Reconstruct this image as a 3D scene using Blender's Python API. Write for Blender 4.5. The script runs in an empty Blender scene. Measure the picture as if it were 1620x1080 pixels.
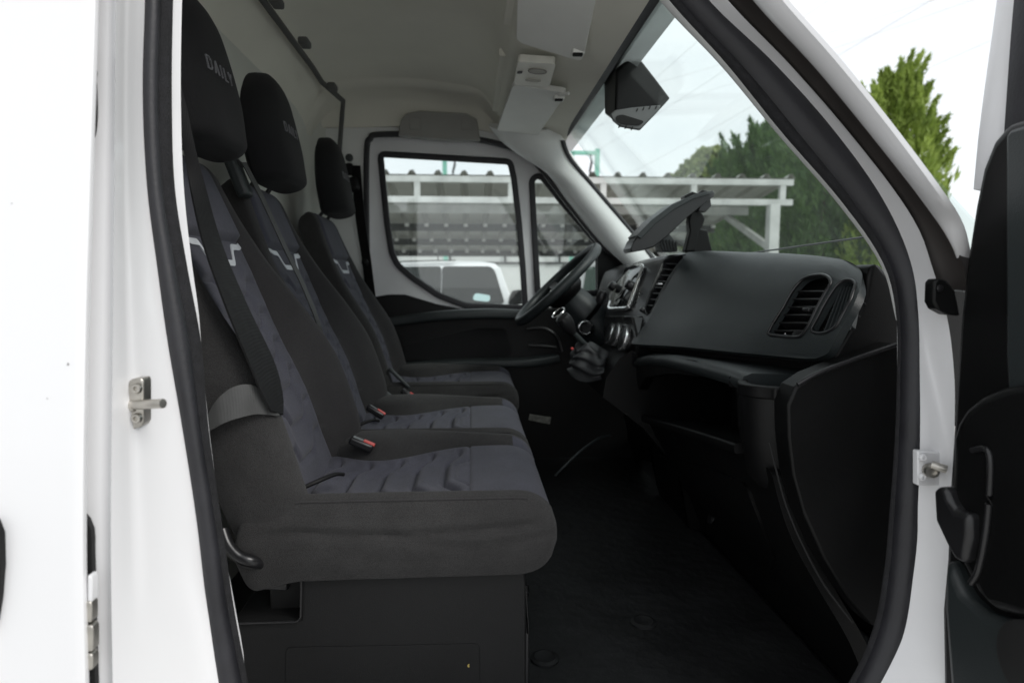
import bpy, bmesh, math, random
import numpy as np
from mathutils import Vector, Matrix, noise as mnoise
from mathutils.geometry import tessellate_polygon
random.seed(7); np.random.seed(7)
C = bpy.context.scene.collection
sin, cos, rad = math.sin, math.cos, math.radians
# ------------------------------------------------------------------ camera
CAMZ = 1.55; FP = 1000.0                      # camera height, focal length in photo pixels
PSI, TH = rad(3.72), rad(5.42)
Fv = Vector((sin(PSI)*cos(TH), cos(PSI)*cos(TH), -sin(TH)))
Rv = Vector((cos(PSI), -sin(PSI), 0)); Uv = Rv.cross(Fv)
CAM = Vector((0, 0, CAMZ))
cd = bpy.data.cameras.new('camera'); cam = bpy.data.objects.new('camera', cd); C.objects.link(cam)
cd.sensor_width = 36; cd.lens = FP/1620*36; cd.clip_start = 0.02; cd.clip_end = 2000
M = Matrix.Identity(4)
for i in range(3): M[i][0], M[i][1], M[i][2], M[i][3] = Rv[i], Uv[i], -Fv[i], CAM[i]
cam.matrix_world = M
cd.dof.use_dof = True; cd.dof.focus_distance = 1.20; cd.dof.aperture_fstop = 3.8
bpy.context.scene.camera = cam
# ------------------------------------------------------------------ world, sun, exposure
SUN_EL, SUN_AZ = rad(42), rad(126)            # soft sun behind thin overcast, from behind the camera
w = bpy.data.worlds.new('World'); bpy.context.scene.world = w; w.use_nodes = True
nt = w.node_tree; nt.nodes.clear()
out = nt.nodes.new('ShaderNodeOutputWorld'); bg = nt.nodes.new('ShaderNodeBackground')
sky = nt.nodes.new('ShaderNodeTexSky'); sky.sky_type = 'NISHITA'; sky.sun_disc = False
sky.sun_elevation = SUN_EL; sky.sun_rotation = SUN_AZ
tc = nt.nodes.new('ShaderNodeTexCoord'); mp = nt.nodes.new('ShaderNodeMapping')
mp.inputs['Scale'].default_value = (1.2, 1.2, 3.0)
nz = nt.nodes.new('ShaderNodeTexNoise'); nz.inputs['Scale'].default_value = 2.2
nz.inputs['Detail'].default_value = 6; nz.inputs['Roughness'].default_value = .55
cr = nt.nodes.new('ShaderNodeValToRGB')
cr.color_ramp.elements[0].position = .3; cr.color_ramp.elements[0].color = (.76,.76,.76,1)
cr.color_ramp.elements[1].position = .62; cr.color_ramp.elements[1].color = (.96,.96,.96,1)
mx = nt.nodes.new('ShaderNodeMix'); mx.data_type = 'RGBA'
mx.inputs['B'].default_value = (8.2, 8.35, 8.5, 1)
nt.links.new(tc.outputs['Generated'], mp.inputs['Vector']); nt.links.new(mp.outputs['Vector'], nz.inputs['Vector'])
nt.links.new(nz.outputs['Fac'], cr.inputs['Fac']); nt.links.new(cr.outputs['Color'], mx.inputs['Factor'])
nt.links.new(sky.outputs['Color'], mx.inputs['A']); nt.links.new(mx.outputs['Result'], bg.inputs['Color'])
bg.inputs['Strength'].default_value = 0.11
nt.links.new(bg.outputs['Background'], out.inputs['Surface'])
sl = bpy.data.lights.new('sun', 'SUN'); sl.energy = 1.3; sl.angle = rad(25); sl.color = (1, .97, .93)
so = bpy.data.objects.new('sun', sl); C.objects.link(so)
sd = Vector((sin(SUN_AZ)*cos(SUN_EL), cos(SUN_AZ)*cos(SUN_EL), sin(SUN_EL)))
so.rotation_euler = (-sd).to_track_quat('-Z', 'Y').to_euler(); so.location = (-3, -6, 12)
vs = bpy.context.scene.view_settings
vs.view_transform = 'Standard'; vs.look = 'None'; vs.gamma = 1; vs.exposure = 0.40; vs.use_curve_mapping = False
# ------------------------------------------------------------------ geometry helpers
def ray(u, v): return Fv + Rv*((u-810)/FP) + Uv*((540-v)/FP)
def PY(u, v, Y): d = ray(u, v); return CAM + d*(Y/d.y)
def PX(u, v, X): d = ray(u, v); return CAM + d*(X/d.x)
def PZ(u, v, z): d = ray(u, v); return CAM + d*((z-CAMZ)/d.z)
WP = {}
def thing(name, loc, label, cat, group=None):
    o = bpy.data.objects.new(name, None); C.objects.link(o); o.empty_display_size = .05
    o.location = loc; WP[o] = Vector(loc); o['label'] = label; o['category'] = cat
    if group: o['group'] = group
    return o
def tag(o, label, cat, group=None):
    o['label'] = label; o['category'] = cat
    if group: o['group'] = group
    return o
def add(name, verts, faces, mats, parent=None, smooth=True, fm=None, bevel=0, seg=2, sharp=40):
    vv = np.array([tuple(v) for v in verts], dtype=float)
    c = (vv.min(0)+vv.max(0))/2
    me = bpy.data.meshes.new(name)
    me.from_pydata([tuple(p) for p in (vv-c)], [], [tuple(f) for f in faces])
    if not isinstance(mats, (list, tuple)): mats = [mats]
    for m in mats: me.materials.append(m)
    if fm is not None: me.polygons.foreach_set('material_index', fm)
    bm = bmesh.new(); bm.from_mesh(me); bmesh.ops.recalc_face_normals(bm, faces=bm.faces); bm.to_mesh(me); bm.free()
    if smooth:
        me.polygons.foreach_set('use_smooth', [True]*len(me.polygons))
        me.set_sharp_from_angle(angle=rad(sharp))
    o = bpy.data.objects.new(name, me); C.objects.link(o)
    c = Vector(c); WP[o] = c
    if parent is not None: o.parent = parent; o.location = c - WP[parent]
    else: o.location = c
    if bevel:
        b = o.modifiers.new('bevel', 'BEVEL'); b.width = bevel; b.segments = seg; b.limit_method = 'ANGLE'; b.angle_limit = rad(35)
        b.harden_normals = False
    return o
def cat(pts, n, closed=False):
    """Catmull-Rom through points, n samples per segment"""
    P = [np.array(tuple(p), float) for p in pts]; out = []; m = len(P)
    rng = range(m) if closed else range(m-1)
    for i in rng:
        if closed: p0, p1, p2, p3 = P[(i-1) % m], P[i], P[(i+1) % m], P[(i+2) % m]
        else:
            p1, p2 = P[i], P[i+1]
            p0 = P[i-1] if i > 0 else 2*p1-p2
            p3 = P[i+2] if i+2 < m else 2*p2-p1
        for k in range(n):
            t = k/n
            out.append(.5*(2*p1+(p2-p0)*t+(2*p0-5*p1+4*p2-p3)*t*t+(3*p1-p0-3*p2+p3)*t**3))
    if not closed: out.append(P[-1])
    return out
def rounded(poly, r, n=4):
    """round the corners of a 2D/3D polygon"""
    P = [np.array(tuple(p), float) for p in poly]; out = []; m = len(P)
    for i in range(m):
        a, b, c = P[i-1], P[i], P[(i+1) % m]
        da, dc = a-b, c-b; la, lc = np.linalg.norm(da), np.linalg.norm(dc)
        rr = min(r, la*.45, lc*.45); s = b+da/la*rr; e = b+dc/lc*rr
        for k in range(n+1):
            t = k/n; out.append((1-t)**2*s+2*t*(1-t)*b+t*t*e)
    return out
def fill(outer, holes):
    loops = [outer]+list(holes)
    tris = tessellate_polygon([[Vector((p[0], p[1], 0)) for p in l] for l in loops])
    flat = [tuple(p[:2]) for l in loops for p in l]
    return flat, tris, [len(l) for l in loops]
def plate(name, outer, holes, mapf, thick, mat, parent=None, sub=0, bevel=0, smooth=True, seg=2):
    """2D region with holes -> solid plate; mapf(x, y, d) gives the 3D point at depth d below its face"""
    flat, tris, ls = fill(outer, holes)
    bm = bmesh.new(); vs_ = [bm.verts.new((p[0], p[1], 0)) for p in flat]
    for t in tris:
        try: bm.faces.new([vs_[i] for i in t])
        except ValueError: pass
    if sub:
        for _ in range(sub):
            es = [e for e in bm.edges if e.calc_length() > sub_len(bm)]
            bmesh.ops.subdivide_edges(bm, edges=es, cuts=1, use_grid_fill=False)
            bmesh.ops.triangulate(bm, faces=bm.faces)
    elif not holes:
        bmesh.ops.dissolve_limit(bm, angle_limit=.01, verts=[], edges=[e for e in bm.edges if len(e.link_faces) == 2])
    bm.verts.ensure_lookup_table(); bm.verts.index_update()
    co = [(v.co.x, v.co.y) for v in bm.verts]; n = len(co)
    fs = [[v.index for v in f.verts] for f in bm.faces]
    be = [(e.verts[0].index, e.verts[1].index) for e in bm.edges if len(e.link_faces) == 1]
    bm.free()
    verts = [mapf(x, y, 0) for x, y in co]+[mapf(x, y, thick) for x, y in co]
    faces = fs+[[i+n for i in reversed(f)] for f in fs]+[[a, b, b+n, a+n] for a, b in be]
    return add(name, verts, faces, mat, parent, smooth, None, bevel, seg, 30)
def sub_len(bm): return .05
def slab(name, pix, axis, val, depth, mat, parent=None, bevel=0, holes=(), rnd=0, smooth=0, seg=2):
    """outline given in photo pixels, taken onto the plane axis=val, with a real thickness along that axis"""
    f = {'X': PX, 'Y': PY, 'Z': PZ}[axis]; ii = {'X': (1, 2), 'Y': (0, 2), 'Z': (0, 1)}[axis]; k = 'XYZ'.index(axis)
    def conv(l):
        q = [f(u, v, val) for u, v in l]; q = [(p[ii[0]], p[ii[1]]) for p in q]
        if smooth: q = cat(q, smooth, True)
        if rnd: q = rounded(q, rnd)
        return q
    def mapf(x, y, d):
        p = [0, 0, 0]; p[ii[0]] = x; p[ii[1]] = y; p[k] = val+d; return p
    return plate(name, conv(pix), [conv(h) for h in holes], mapf, depth, mat, parent, 0, bevel, True, seg)
def grid(name, G, mat, parent=None, closed_u=False, closed_v=False, caps=False, fm=None, sharp=40, bevel=0):
    """G[i][j] points"""
    nu, nv = len(G), len(G[0]); verts = [p for r in G for p in r]; faces = []; mi = []
    for i in range(nu if closed_u else nu-1):
        for j in range(nv if closed_v else nv-1):
            a, b = i, (i+1) % nu; c, d = j, (j+1) % nv
            faces.append((a*nv+c, b*nv+c, b*nv+d, a*nv+d))
            if fm: mi.append(fm(i, j))
    if caps:
        for r in (0, nu-1):
            ctr = np.mean([np.array(tuple(p)) for p in G[r]], 0); verts.append(ctr); k = len(verts)-1
            for j in range(nv if closed_v else nv-1):
                faces.append((r*nv+j, r*nv+(j+1) % nv, k))
                if fm: mi.append(fm(min(r, nu-2), j))
    return add(name, verts, faces, mat, parent, True, mi if fm else None, bevel, 2, sharp)
def frames(path, closed=False):
    P = [Vector(tuple(p)) for p in path]; n = len(P); T = []
    for i in range(n):
        a = P[i-1] if (i > 0 or closed) else P[i]; b = P[(i+1) % n] if (i < n-1 or closed) else P[i]
        T.append((b-a).normalized())
    return P, T
def sweep(name, path, prof, mat, parent=None, up=(0, 0, 1), closed=False, caps=True, scale=None):
    """profile (a along side, b along up') swept along path"""
    P, T = frames(path, closed); up = Vector(up); G = []
    for i, (p, t) in enumerate(zip(P, T)):
        s = t.cross(up)
        if s.length < 1e-4: s = t.cross(Vector((1, 0, 0)))
        s.normalize(); w_ = s.cross(t); k = scale(i/(len(P)-1)) if scale else 1
        G.append([p+s*(a*k)+w_*(b*k) for a, b in prof])
    return grid(name, G, mat, parent, closed, True, caps and not closed, None, 50)
def circ(r, n=10, ry=None): return [(r*cos(2*math.pi*k/n), (ry or r)*sin(2*math.pi*k/n)) for k in range(n)]
def rect(a, b, r=0, n=3):
    q = [(-a, -b), (a, -b), (a, b), (-a, b)]
    return [tuple(p) for p in rounded(q, r, n)] if r else q
def tube(name, path, r, mat, parent=None, n=10, closed=False, up=(0, 0, 1), scale=None):
    return sweep(name, path, circ(r, n), mat, parent, up, closed, True, scale)
def box(name, c, s, mat, parent=None, bevel=.003, rot=None, seg=2):
    v = [Vector((x*s[0]/2, y*s[1]/2, z*s[2]/2)) for x in (-1, 1) for y in (-1, 1) for z in (-1, 1)]
    if rot is not None: v = [rot @ p for p in v]
    v = [p+Vector(c) for p in v]
    return add(name, v, [(0,1,3,2),(4,6,7,5),(0,4,5,1),(2,3,7,6),(0,2,6,4),(1,5,7,3)], mat, parent, True, None, bevel, seg)
def lathe(name, c, axis, prof, mat, parent=None, n=24, sx=1.0, side=None):
    """prof: (radius, height along axis)"""
    a = Vector(axis).normalized(); s = a.orthogonal().normalized() if side is None else Vector(side).normalized(); t = a.cross(s); G = []
    for r, h in prof:
        G.append([Vector(c)+a*h+(s*cos(2*math.pi*k/n)*sx+t*sin(2*math.pi*k/n))*r for k in range(n)])
    return grid(name, G, mat, parent, False, True, True, None, 45)
def interp(keys, v):
    """keys sorted list of (v, values...) -> smooth interpolated values"""
    K = keys
    if v <= K[0][0]:
        a, b = K[0], K[1]
    elif v >= K[-1][0]:
        a, b = K[-2], K[-1]
    else:
        for i in range(len(K)-1):
            if K[i][0] <= v <= K[i+1][0]:
                h = K[i+1][0]-K[i][0]; t = (v-K[i][0])/h; res = []
                for q in range(1, len(K[0])):
                    d = (K[i+1][q]-K[i][q])/h
                    m0 = d if i == 0 else .5*(d+(K[i][q]-K[i-1][q])/(K[i][0]-K[i-1][0]))
                    m1 = d if i+2 >= len(K) else .5*(d+(K[i+2][q]-K[i+1][q])/(K[i+2][0]-K[i+1][0]))
                    res.append((2*t**3-3*t*t+1)*K[i][q]+(t**3-2*t*t+t)*h*m0+(-2*t**3+3*t*t)*K[i+1][q]+(t**3-t*t)*h*m1)
                return res
    t = (v-a[0])/(b[0]-a[0]); return [a[q]+(b[q]-a[q])*t for q in range(1, len(a))]
def band(name, KA, KB, v0, v1, n, mat, parent=None, bulge=.0, thick=.02, nprof=8, power=2):
    """closed solid band between two edge curves; keys are (v, u, Y)"""
    G = []; S = []
    for i in range(n+1):
        v = v0+(v1-v0)*i/n; a = interp(KA, v); b = interp(KB, v); S.append((PY(a[0], v, a[1]), PY(b[0], v, b[1])))
    for i in range(n+1):
        A, B = S[i]; t = (S[min(i+1, n)][0]-S[max(i-1, 0)][0]); nn = t.cross(B-A).normalized()
        mid = (A+B)/2
        if nn.dot(CAM-mid) < 0: nn = -nn
        row = []
        for k in range(nprof+1):
            s = k/nprof; row.append(A.lerp(B, s)+nn*bulge*(1-abs(2*s-1)**power))
        row.append(B-nn*thick); row.append(A-nn*thick); G.append(row)
    return grid(name, G, mat, parent, False, True, True, None, 50)
# ------------------------------------------------------------------ materials
def mat(name, col, rough=.5, metal=0, coat=0, spec=.5, bump=None, var=None, sheen=0, grime=None):
    """bump: (kind, scale, strength, distance); var: (scale, amount); procedural only"""
    m = bpy.data.materials.new(name); m.use_nodes = True; n = m.node_tree.nodes; l = m.node_tree.links
    b = n['Principled BSDF']; b.inputs['Base Color'].default_value = (*col, 1); b.inputs['Roughness'].default_value = rough
    b.inputs['Metallic'].default_value = metal; b.inputs['Coat Weight'].default_value = coat
    b.inputs['Coat Roughness'].default_value = .08; b.inputs['Specular IOR Level'].default_value = spec
    if sheen: b.inputs['Sheen Weight'].default_value = sheen; b.inputs['Sheen Roughness'].default_value = .5
    t = n.new('ShaderNodeTexCoord')
    if var:
        z = n.new('ShaderNodeTexNoise'); z.inputs['Scale'].default_value = var[0]; z.inputs['Detail'].default_value = 5
        r = n.new('ShaderNodeMapRange'); r.inputs['From Min'].default_value = .3; r.inputs['From Max'].default_value = .7
        r.inputs['To Min'].default_value = 1-var[1]; r.inputs['To Max'].default_value = 1+var[1]
        mu = n.new('ShaderNodeMix'); mu.data_type = 'RGBA'; mu.blend_type = 'MULTIPLY'; mu.inputs['Factor'].default_value = 1
        mu.inputs['A'].default_value = (*col, 1)
        l.new(t.outputs['Object'], z.inputs['Vector']); l.new(z.outputs['Fac'], r.inputs['Value'])
        l.new(r.outputs['Result'], mu.inputs['B']); last = mu.outputs['Result']
        l.new(last, b.inputs['Base Color'])
        r2 = n.new('ShaderNodeMapRange'); r2.inputs['To Min'].default_value = max(0, rough-.1); r2.inputs['To Max'].default_value = min(1, rough+.1)
        l.new(z.outputs['Fac'], r2.inputs['Value']); l.new(r2.outputs['Result'], b.inputs['Roughness'])
    if bump:
        kind, sc, st, dist = bump
        if kind == 'weave':
            x = n.new('ShaderNodeTexVoronoi'); x.inputs['Scale'].default_value = sc; x.inputs['Randomness'].default_value = .85; o = x.outputs['Distance']
            if var:
                r3 = n.new('ShaderNodeMapRange'); r3.inputs['From Max'].default_value = .6; r3.inputs['To Min'].default_value = 1.25; r3.inputs['To Max'].default_value = .6
                mu2 = n.new('ShaderNodeMix'); mu2.data_type = 'RGBA'; mu2.blend_type = 'MULTIPLY'; mu2.inputs['Factor'].default_value = 1
                l.new(o, r3.inputs['Value']); l.new(last, mu2.inputs['A']); l.new(r3.outputs['Result'], mu2.inputs['B']); l.new(mu2.outputs['Result'], b.inputs['Base Color'])
        elif kind == 'grain':
            x = n.new('ShaderNodeTexVoronoi'); x.inputs['Scale'].default_value = sc; o = x.outputs['Distance']
        elif kind == 'wave':
            x = n.new('ShaderNodeTexWave'); x.inputs['Scale'].default_value = sc; o = x.outputs['Fac']
        else:
            x = n.new('ShaderNodeTexNoise'); x.inputs['Scale'].default_value = sc; x.inputs['Detail'].default_value = 6; o = x.outputs['Fac']
        l.new(t.outputs['Object'], x.inputs['Vector'])
        bp = n.new('ShaderNodeBump'); bp.inputs['Strength'].default_value = st; bp.inputs['Distance'].default_value = dist
        l.new(o, bp.inputs['Height']); l.new(bp.outputs['Normal'], b.inputs['Normal'])
    return m
def glassmat(name, tint, refl=.08, rough=0.0, veil=0):
    m = bpy.data.materials.new(name); m.use_nodes = True; n = m.node_tree.nodes; l = m.node_tree.links; n.clear()
    o = n.new('ShaderNodeOutputMaterial'); tr = n.new('ShaderNodeBsdfTransparent'); tr.inputs['Color'].default_value = (*tint, 1)
    g = n.new('ShaderNodeBsdfGlossy'); g.inputs['Roughness'].default_value = rough; g.inputs['Color'].default_value = (1, 1, 1, 1)
    f = n.new('ShaderNodeLayerWeight'); f.inputs['Blend'].default_value = .5
    pw = n.new('ShaderNodeMath'); pw.operation = 'POWER'; pw.inputs[1].default_value = 5
    l.new(f.outputs['Facing'], pw.inputs[0])
    mu = n.new('ShaderNodeMath'); mu.operation = 'MULTIPLY_ADD'; mu.inputs[1].default_value = .5; mu.inputs[2].default_value = refl
    mi = n.new('ShaderNodeMixShader'); l.new(pw.outputs[0], mu.inputs[0]); l.new(mu.outputs[0], mi.inputs['Fac'])
    l.new(tr.outputs[0], mi.inputs[1]); l.new(g.outputs[0], mi.inputs[2]); last = mi.outputs[0]
    if veil:  # pale translucent layer imitates the veil of haze on the glass
        di = n.new('ShaderNodeBsdfTranslucent'); di.inputs['Color'].default_value = (.62, .66, .64, 1)
        z = n.new('ShaderNodeTexNoise'); z.inputs['Scale'].default_value = 9; z.inputs['Detail'].default_value = 8
        tcx = n.new('ShaderNodeTexCoord'); l.new(tcx.outputs['Object'], z.inputs['Vector'])
        r = n.new('ShaderNodeMapRange'); r.inputs['From Min'].default_value = .35; r.inputs['From Max'].default_value = .8; r.inputs['To Min'].default_value = veil*.45; r.inputs['To Max'].default_value = veil
        l.new(z.outputs['Fac'], r.inputs['Value']); m2 = n.new('ShaderNodeMixShader'); l.new(r.outputs['Result'], m2.inputs['Fac'])
        l.new(last, m2.inputs[1]); l.new(di.outputs[0], m2.inputs[2]); last = m2.outputs[0]
    l.new(last, o.inputs['Surface']); return m
PAINT = mat('white_paint', (.80, .80, .81), .32, coat=.5)
PAINTSH = mat('white_paint_shaded', (.78, .78, .79), .4, coat=.25, var=(9, .03))  # slightly darker, duller copy of the white paint for parts in shade
RUBBER = mat('black_rubber', (.016, .016, .0195), .5, bump=('noise', 180, .25, .002), var=(20, .25))
FUZZ = mat('flocked_rubber', (.014, .014, .016), .9, bump=('noise', 400, .8, .003), var=(60, .4))
PLAST = mat('black_grained_plastic', (.0042, .0043, .0044), .42, spec=.22, bump=('grain', 700, .25, .0008), var=(6, .12))
PLASTG = mat('charcoal_soft_plastic', (.021, .026, .027), .44, bump=('grain', 520, .3, .0008), var=(5, .1))
PLASTS = mat('satin_black_plastic', (.014, .014, .015), .3, bump=('noise', 60, .04, .002), var=(12, .2))
PLASTB = mat('charcoal_skirt_plastic', (.011, .0112, .0115), .55, spec=.2, bump=('grain', 700, .25, .0008), var=(6, .12))
PIANO = mat('gloss_black', (.008, .008, .009), .12)
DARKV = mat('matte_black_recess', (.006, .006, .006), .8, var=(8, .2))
FAB = mat('charcoal_dotted_fabric', (.048, .047, .047), .92, spec=.2, bump=('weave', 650, .6, .002), var=(25, .12), sheen=.08)
FABF = mat('fine_charcoal_fabric', (.046, .0445, .0455), .9, spec=.2, bump=('weave', 900, .4, .001), var=(20, .1), sheen=.06)
NAVY = mat('navy_grey_insert_fabric', (.082, .083, .106), .9, spec=.2, bump=('weave', 900, .4, .001), var=(18, .14), sheen=.1)
HEADF = mat('black_headrest_fabric', (.013, .013, .014), .9, spec=.2, bump=('weave', 700, .4, .001), var=(18, .1), sheen=.05)
REFL = mat('silver_reflective_piping', (.55, .57, .60), .4, var=(60, .1))
BELT = mat('seat_belt_webbing', (.006, .006, .0065), .6, spec=.25, bump=('wave', 160, .25, .0008), var=(40, .1))
BELTG = mat('grey_webbing', (.05, .051, .05), .42, bump=('wave', 160, .25, .0008), var=(40, .1))  # lighter grey than the other webbing
RED = mat('red_button_plastic', (.55, .06, .05), .4)
LINER = mat('warm_grey_headliner', (.74, .725, .65), .95, spec=.1, bump=('noise', 350, .3, .002), var=(3, .05))
LINERD = mat('dark_grey_trim', (.10, .10, .098), .85, bump=('grain', 500, .2, .001), var=(4, .08))
VISOR = mat('grey_visor_vinyl', (.78, .78, .745), .6, bump=('grain', 450, .25, .001), var=(5, .05))
LINERM = mat('grey_moulded_trim', (.30, .295, .28), .85, bump=('grain', 500, .2, .001), var=(4, .08))
LAMP = mat('cream_lamp_plastic', (.80, .79, .72), .45, var=(20, .05))
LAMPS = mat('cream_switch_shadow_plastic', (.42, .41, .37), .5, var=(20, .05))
TRIMG = mat('light_grey_pillar_trim', (.74, .75, .74), .6, bump=('grain', 500, .2, .001), var=(4, .05))
PARTN = mat('grey_partition_board', (.60, .605, .56), .7, bump=('noise', 30, .1, .004), var=(4, .06))
STEEL = mat('zinc_steel', (.50, .48, .44), .38, 1, bump=('noise', 90, .2, .002), var=(30, .25))
CHROME = mat('chrome', (.9, .9, .9), .22, .85)
BLKMET = mat('black_painted_metal', (.012, .012, .013), .28, bump=('noise', 60, .05, .002))
MATF = mat('black_rubber_mat', (.0115, .012, .0125), .6, spec=.35, bump=('noise', 25, .35, .012), var=(6, .5))
SCREEN = mat('dark_screen', (.01, .011, .012), .08)
PRINT = mat('grey_embroidery', (.17, .17, .18), .6)
WPRINT = mat('white_print', (.6, .6, .6), .6)
GLASSW = glassmat('tinted_windscreen_glass', (.92, .96, .95), .03, 0, .022)
GLASSD = glassmat('door_glass', (.93, .965, .96), .05, 0, .02)
# ------------------------------------------------------------------ the setting outside
CONC = mat('concrete_yard', (.48, .475, .455), .85, bump=('noise', 20, .3, .01), var=(1.2, .18))
g = add('ground', [(-150, -150, 0), (150, -150, 0), (150, 150, 0), (-150, 150, 0)], [(0, 1, 2, 3)], CONC, smooth=False); g['kind'] = 'structure'
# ================================================================== THE VAN
Zr = lambda z: CAMZ+z
van = thing('van', (0, 1.9, 0), 'white delivery van seen into its cab through the open passenger door', 'van')
# -- near side: cargo panel, B pillar, jamb
def sidepoint(u, v, X): return PX(u, v, X)
KP = []                                             # edge of the cargo side panel stands at a constant X
for v, u in ((-300, 153), (0, 147), (250, 139), (540, 131), (850, 127), (1080, 131), (1300, 136)):
    p = PX(u, v, -.425); KP.append((v, u, p.y))
KL = [(k[0], -700, k[1+1]) for k in KP]
G = []
for i in range(25):
    v = -300+1600*i/24; a = interp(KP, v); A = PY(a[0], v, a[1]); row = []
    for xx in (-2.2, -1.6, -1.1, -.8, -.6, -.5, -.46, -.435, -.428): row.append(Vector((xx, A.y, A.z)))
    row.append(Vector((-.4235, A.y+.002, A.z))); row.append(Vector((-.4225, A.y+.006, A.z)))
    row.append(Vector((-.424, A.y+.010, A.z))); row.append(Vector((-2.2, A.y+.012, A.z))); G.append(row)
side = grid('side_panel', G, PAINT, van, False, True, True, sharp=35)
def chips(name, spots, m, parent, Yf, off=.0008):
    vv, ff = [], []
    for u, v, r in spots:
        p = PY(u, v, Yf(v)); b = len(vv); k = 7
        for q in range(k):
            rr = r*(.6+.6*random.random()); vv.append(p+Vector((rr*cos(6.283*q/k), -off, rr*1.4*sin(6.283*q/k))))
        for q in range(k): vv.append(vv[b+q]+Vector((0, off, 0)))
        ff.append(list(range(b, b+k)))
        for q in range(k): ff.append([b+q, b+(q+1) % k, b+k+(q+1) % k, b+k+q])
    return add(name, vv, ff, m, parent, False)
CHIP = mat('paint_chip', (.25, .24, .24), .8)
for ch_ in [(108, 576, .0012), (75, 630, .0005), (19, 322, .0004)]: chips('paint_chip', [ch_], CHIP, side, lambda v: interp(KP, v)[1]-.0002)
tube('panel_seam', [PY(interp(KP, v)[0]+1.2, v, interp(KP, v)[1]+.016) for v in range(-300, 1301, 80)], .0035, RUBBER, van)
# dark wheel-arch like trim at the far left edge of the panel
slab('side_moulding', [(-70, 830), (-20, 826), (-9, 850), (-4, 900), (-5, 950), (-9, 985), (-20, 1005), (-70, 1005)], 'Y', interp(KP, 900)[1]-.012, .02, PLAST, van, .004)
CRE = []
for v, u in ((-300, 191), (0, 188), (540, 183), (850, 180), (1080, 183), (1300, 187)):
    p = PX(u, v, -.408); CRE.append((v, u, p.y))
SL = [(-300, 232), (0, 226), (150, 222), (300, 230), (420, 247), (540, 265), (680, 290), (840, 315), (960, 327), (1080, 345), (1300, 385)]
def ysl(v): return interp([(-300, .91), (0, .882), (300, .858), (540, .842), (840, .822), (1080, .808), (1300, .795)], v)[0]
SLk = [(v, u, ysl(v)) for v, u in SL]
# jamb: lofted white surface with a soft crease and a shallow trough
G = []
for i in range(61):
    v = -300+1600*i/60; a = interp(KP, v); c = interp(CRE, v); s = interp(SLk, v); row = []
    A = PY(a[0]-12, v, a[1]+.028); Cc = PY(c[0], v, c[1]+.004); S = PY(s[0]+10, v, s[1]+.012)
    for k in range(6): row.append(A.lerp(Cc, k/6.0))
    low = max(0, min(1, (v-820)/200)); low = low*low*(3-2*low)
    top = max(0, min(1, (420-v)/300))
    for k in range(21):
        t = k/20; p = Cc.lerp(S, t)
        d = .007*sin(math.pi*min(1, t*1.15))*(1-.75*low)              # recessed jamb
        d += .004*math.exp(-((t-.18)/.07)**2)*(1-low)
        d -= .008*math.exp(-((t-.75-.25*low)/.16)**2)*low
        q = (1-t)**6*.006
        row.append(p+Vector((-.35*d, d, 0))+Vector((.0, -q, 0)))
    row.append(S+Vector((-.05, .03, 0))); row.append(A+Vector((-.03, .05, 0))); G.append(row)
grid('door_jamb', G, PAINT, van, False, True, True, sharp=60)
# recess slots with the sliding door's hinge hardware
def off(Kk, du, dy): return [(v, u+du, y+dy) for v, u, y in Kk]
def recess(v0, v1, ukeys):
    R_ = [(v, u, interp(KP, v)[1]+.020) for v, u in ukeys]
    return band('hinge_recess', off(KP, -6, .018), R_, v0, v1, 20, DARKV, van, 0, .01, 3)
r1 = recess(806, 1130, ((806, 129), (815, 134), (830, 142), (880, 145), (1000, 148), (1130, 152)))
for q, (cx, cy, wv, hv) in enumerate(((139, 968, 13, 34), (140.5, 1010, 14, 42), (141, 1047, 12, 26), (142, 932, 8, 44))):
    hh = [(cx-wv/2, cy-hv/2), (cx+wv/2-3, cy-hv/2), (cx+wv/2, cy-hv/2+5), (cx+wv/2, cy+hv/2-4), (cx+wv/2-3, cy+hv/2), (cx-wv/2, cy+hv/2)]
    slab('hinge_knuckle', hh, 'Y', interp(KP, cy)[1]+.006, .012, STEEL if q < 3 else PAINTSH, r1, .0015)
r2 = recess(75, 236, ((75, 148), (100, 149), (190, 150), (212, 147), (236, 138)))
for cy in (112, 150): slab('hinge_knuckle', [(138, cy-20), (144, cy-18), (147, cy), (144, cy+20), (138, cy+22)], 'Y', interp(KP, cy)[1]+.008, .01, BLKMET, r2, .0012)
# striker plate on the jamb
def jambY(u, v):
    c = interp(CRE, v); s = interp(SLk, v); t = (u-c[0])/(s[0]+10-c[0]); return c[1]+.004+(s[1]-c[1])*t
ys = jambY(212, 640)+.006
st = slab('striker_plate', [(203, 604), (208, 599), (225, 598), (227, 604), (227, 668), (223, 675), (209, 680), (205, 672), (198, 640), (199, 622)], 'Y', ys-.006, .02, STEEL, van, .002)
for yy in (614, 661):
    p = PY(217, yy, ys-.007); lathe('screw', p, (0, -1, 0), [(.0062, 0), (.0062, .002), (.005, .004), (.0028, .004), (.0026, .001)], STEEL, st, 18)
tube('striker_pin', [PY(207, 640, ys), PY(222, 640, ys-.012), PY(238, 639, ys-.02), PY(258, 638, ys-.026)], .0056, STEEL, st, 14)
lathe('pin_collar', PY(209, 641, ys), (PY(238, 639, ys-.02)-PY(207, 640, ys)), [(.0085, 0), (.0085, .006), (.007, .009)], STEEL, st, 16)
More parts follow.
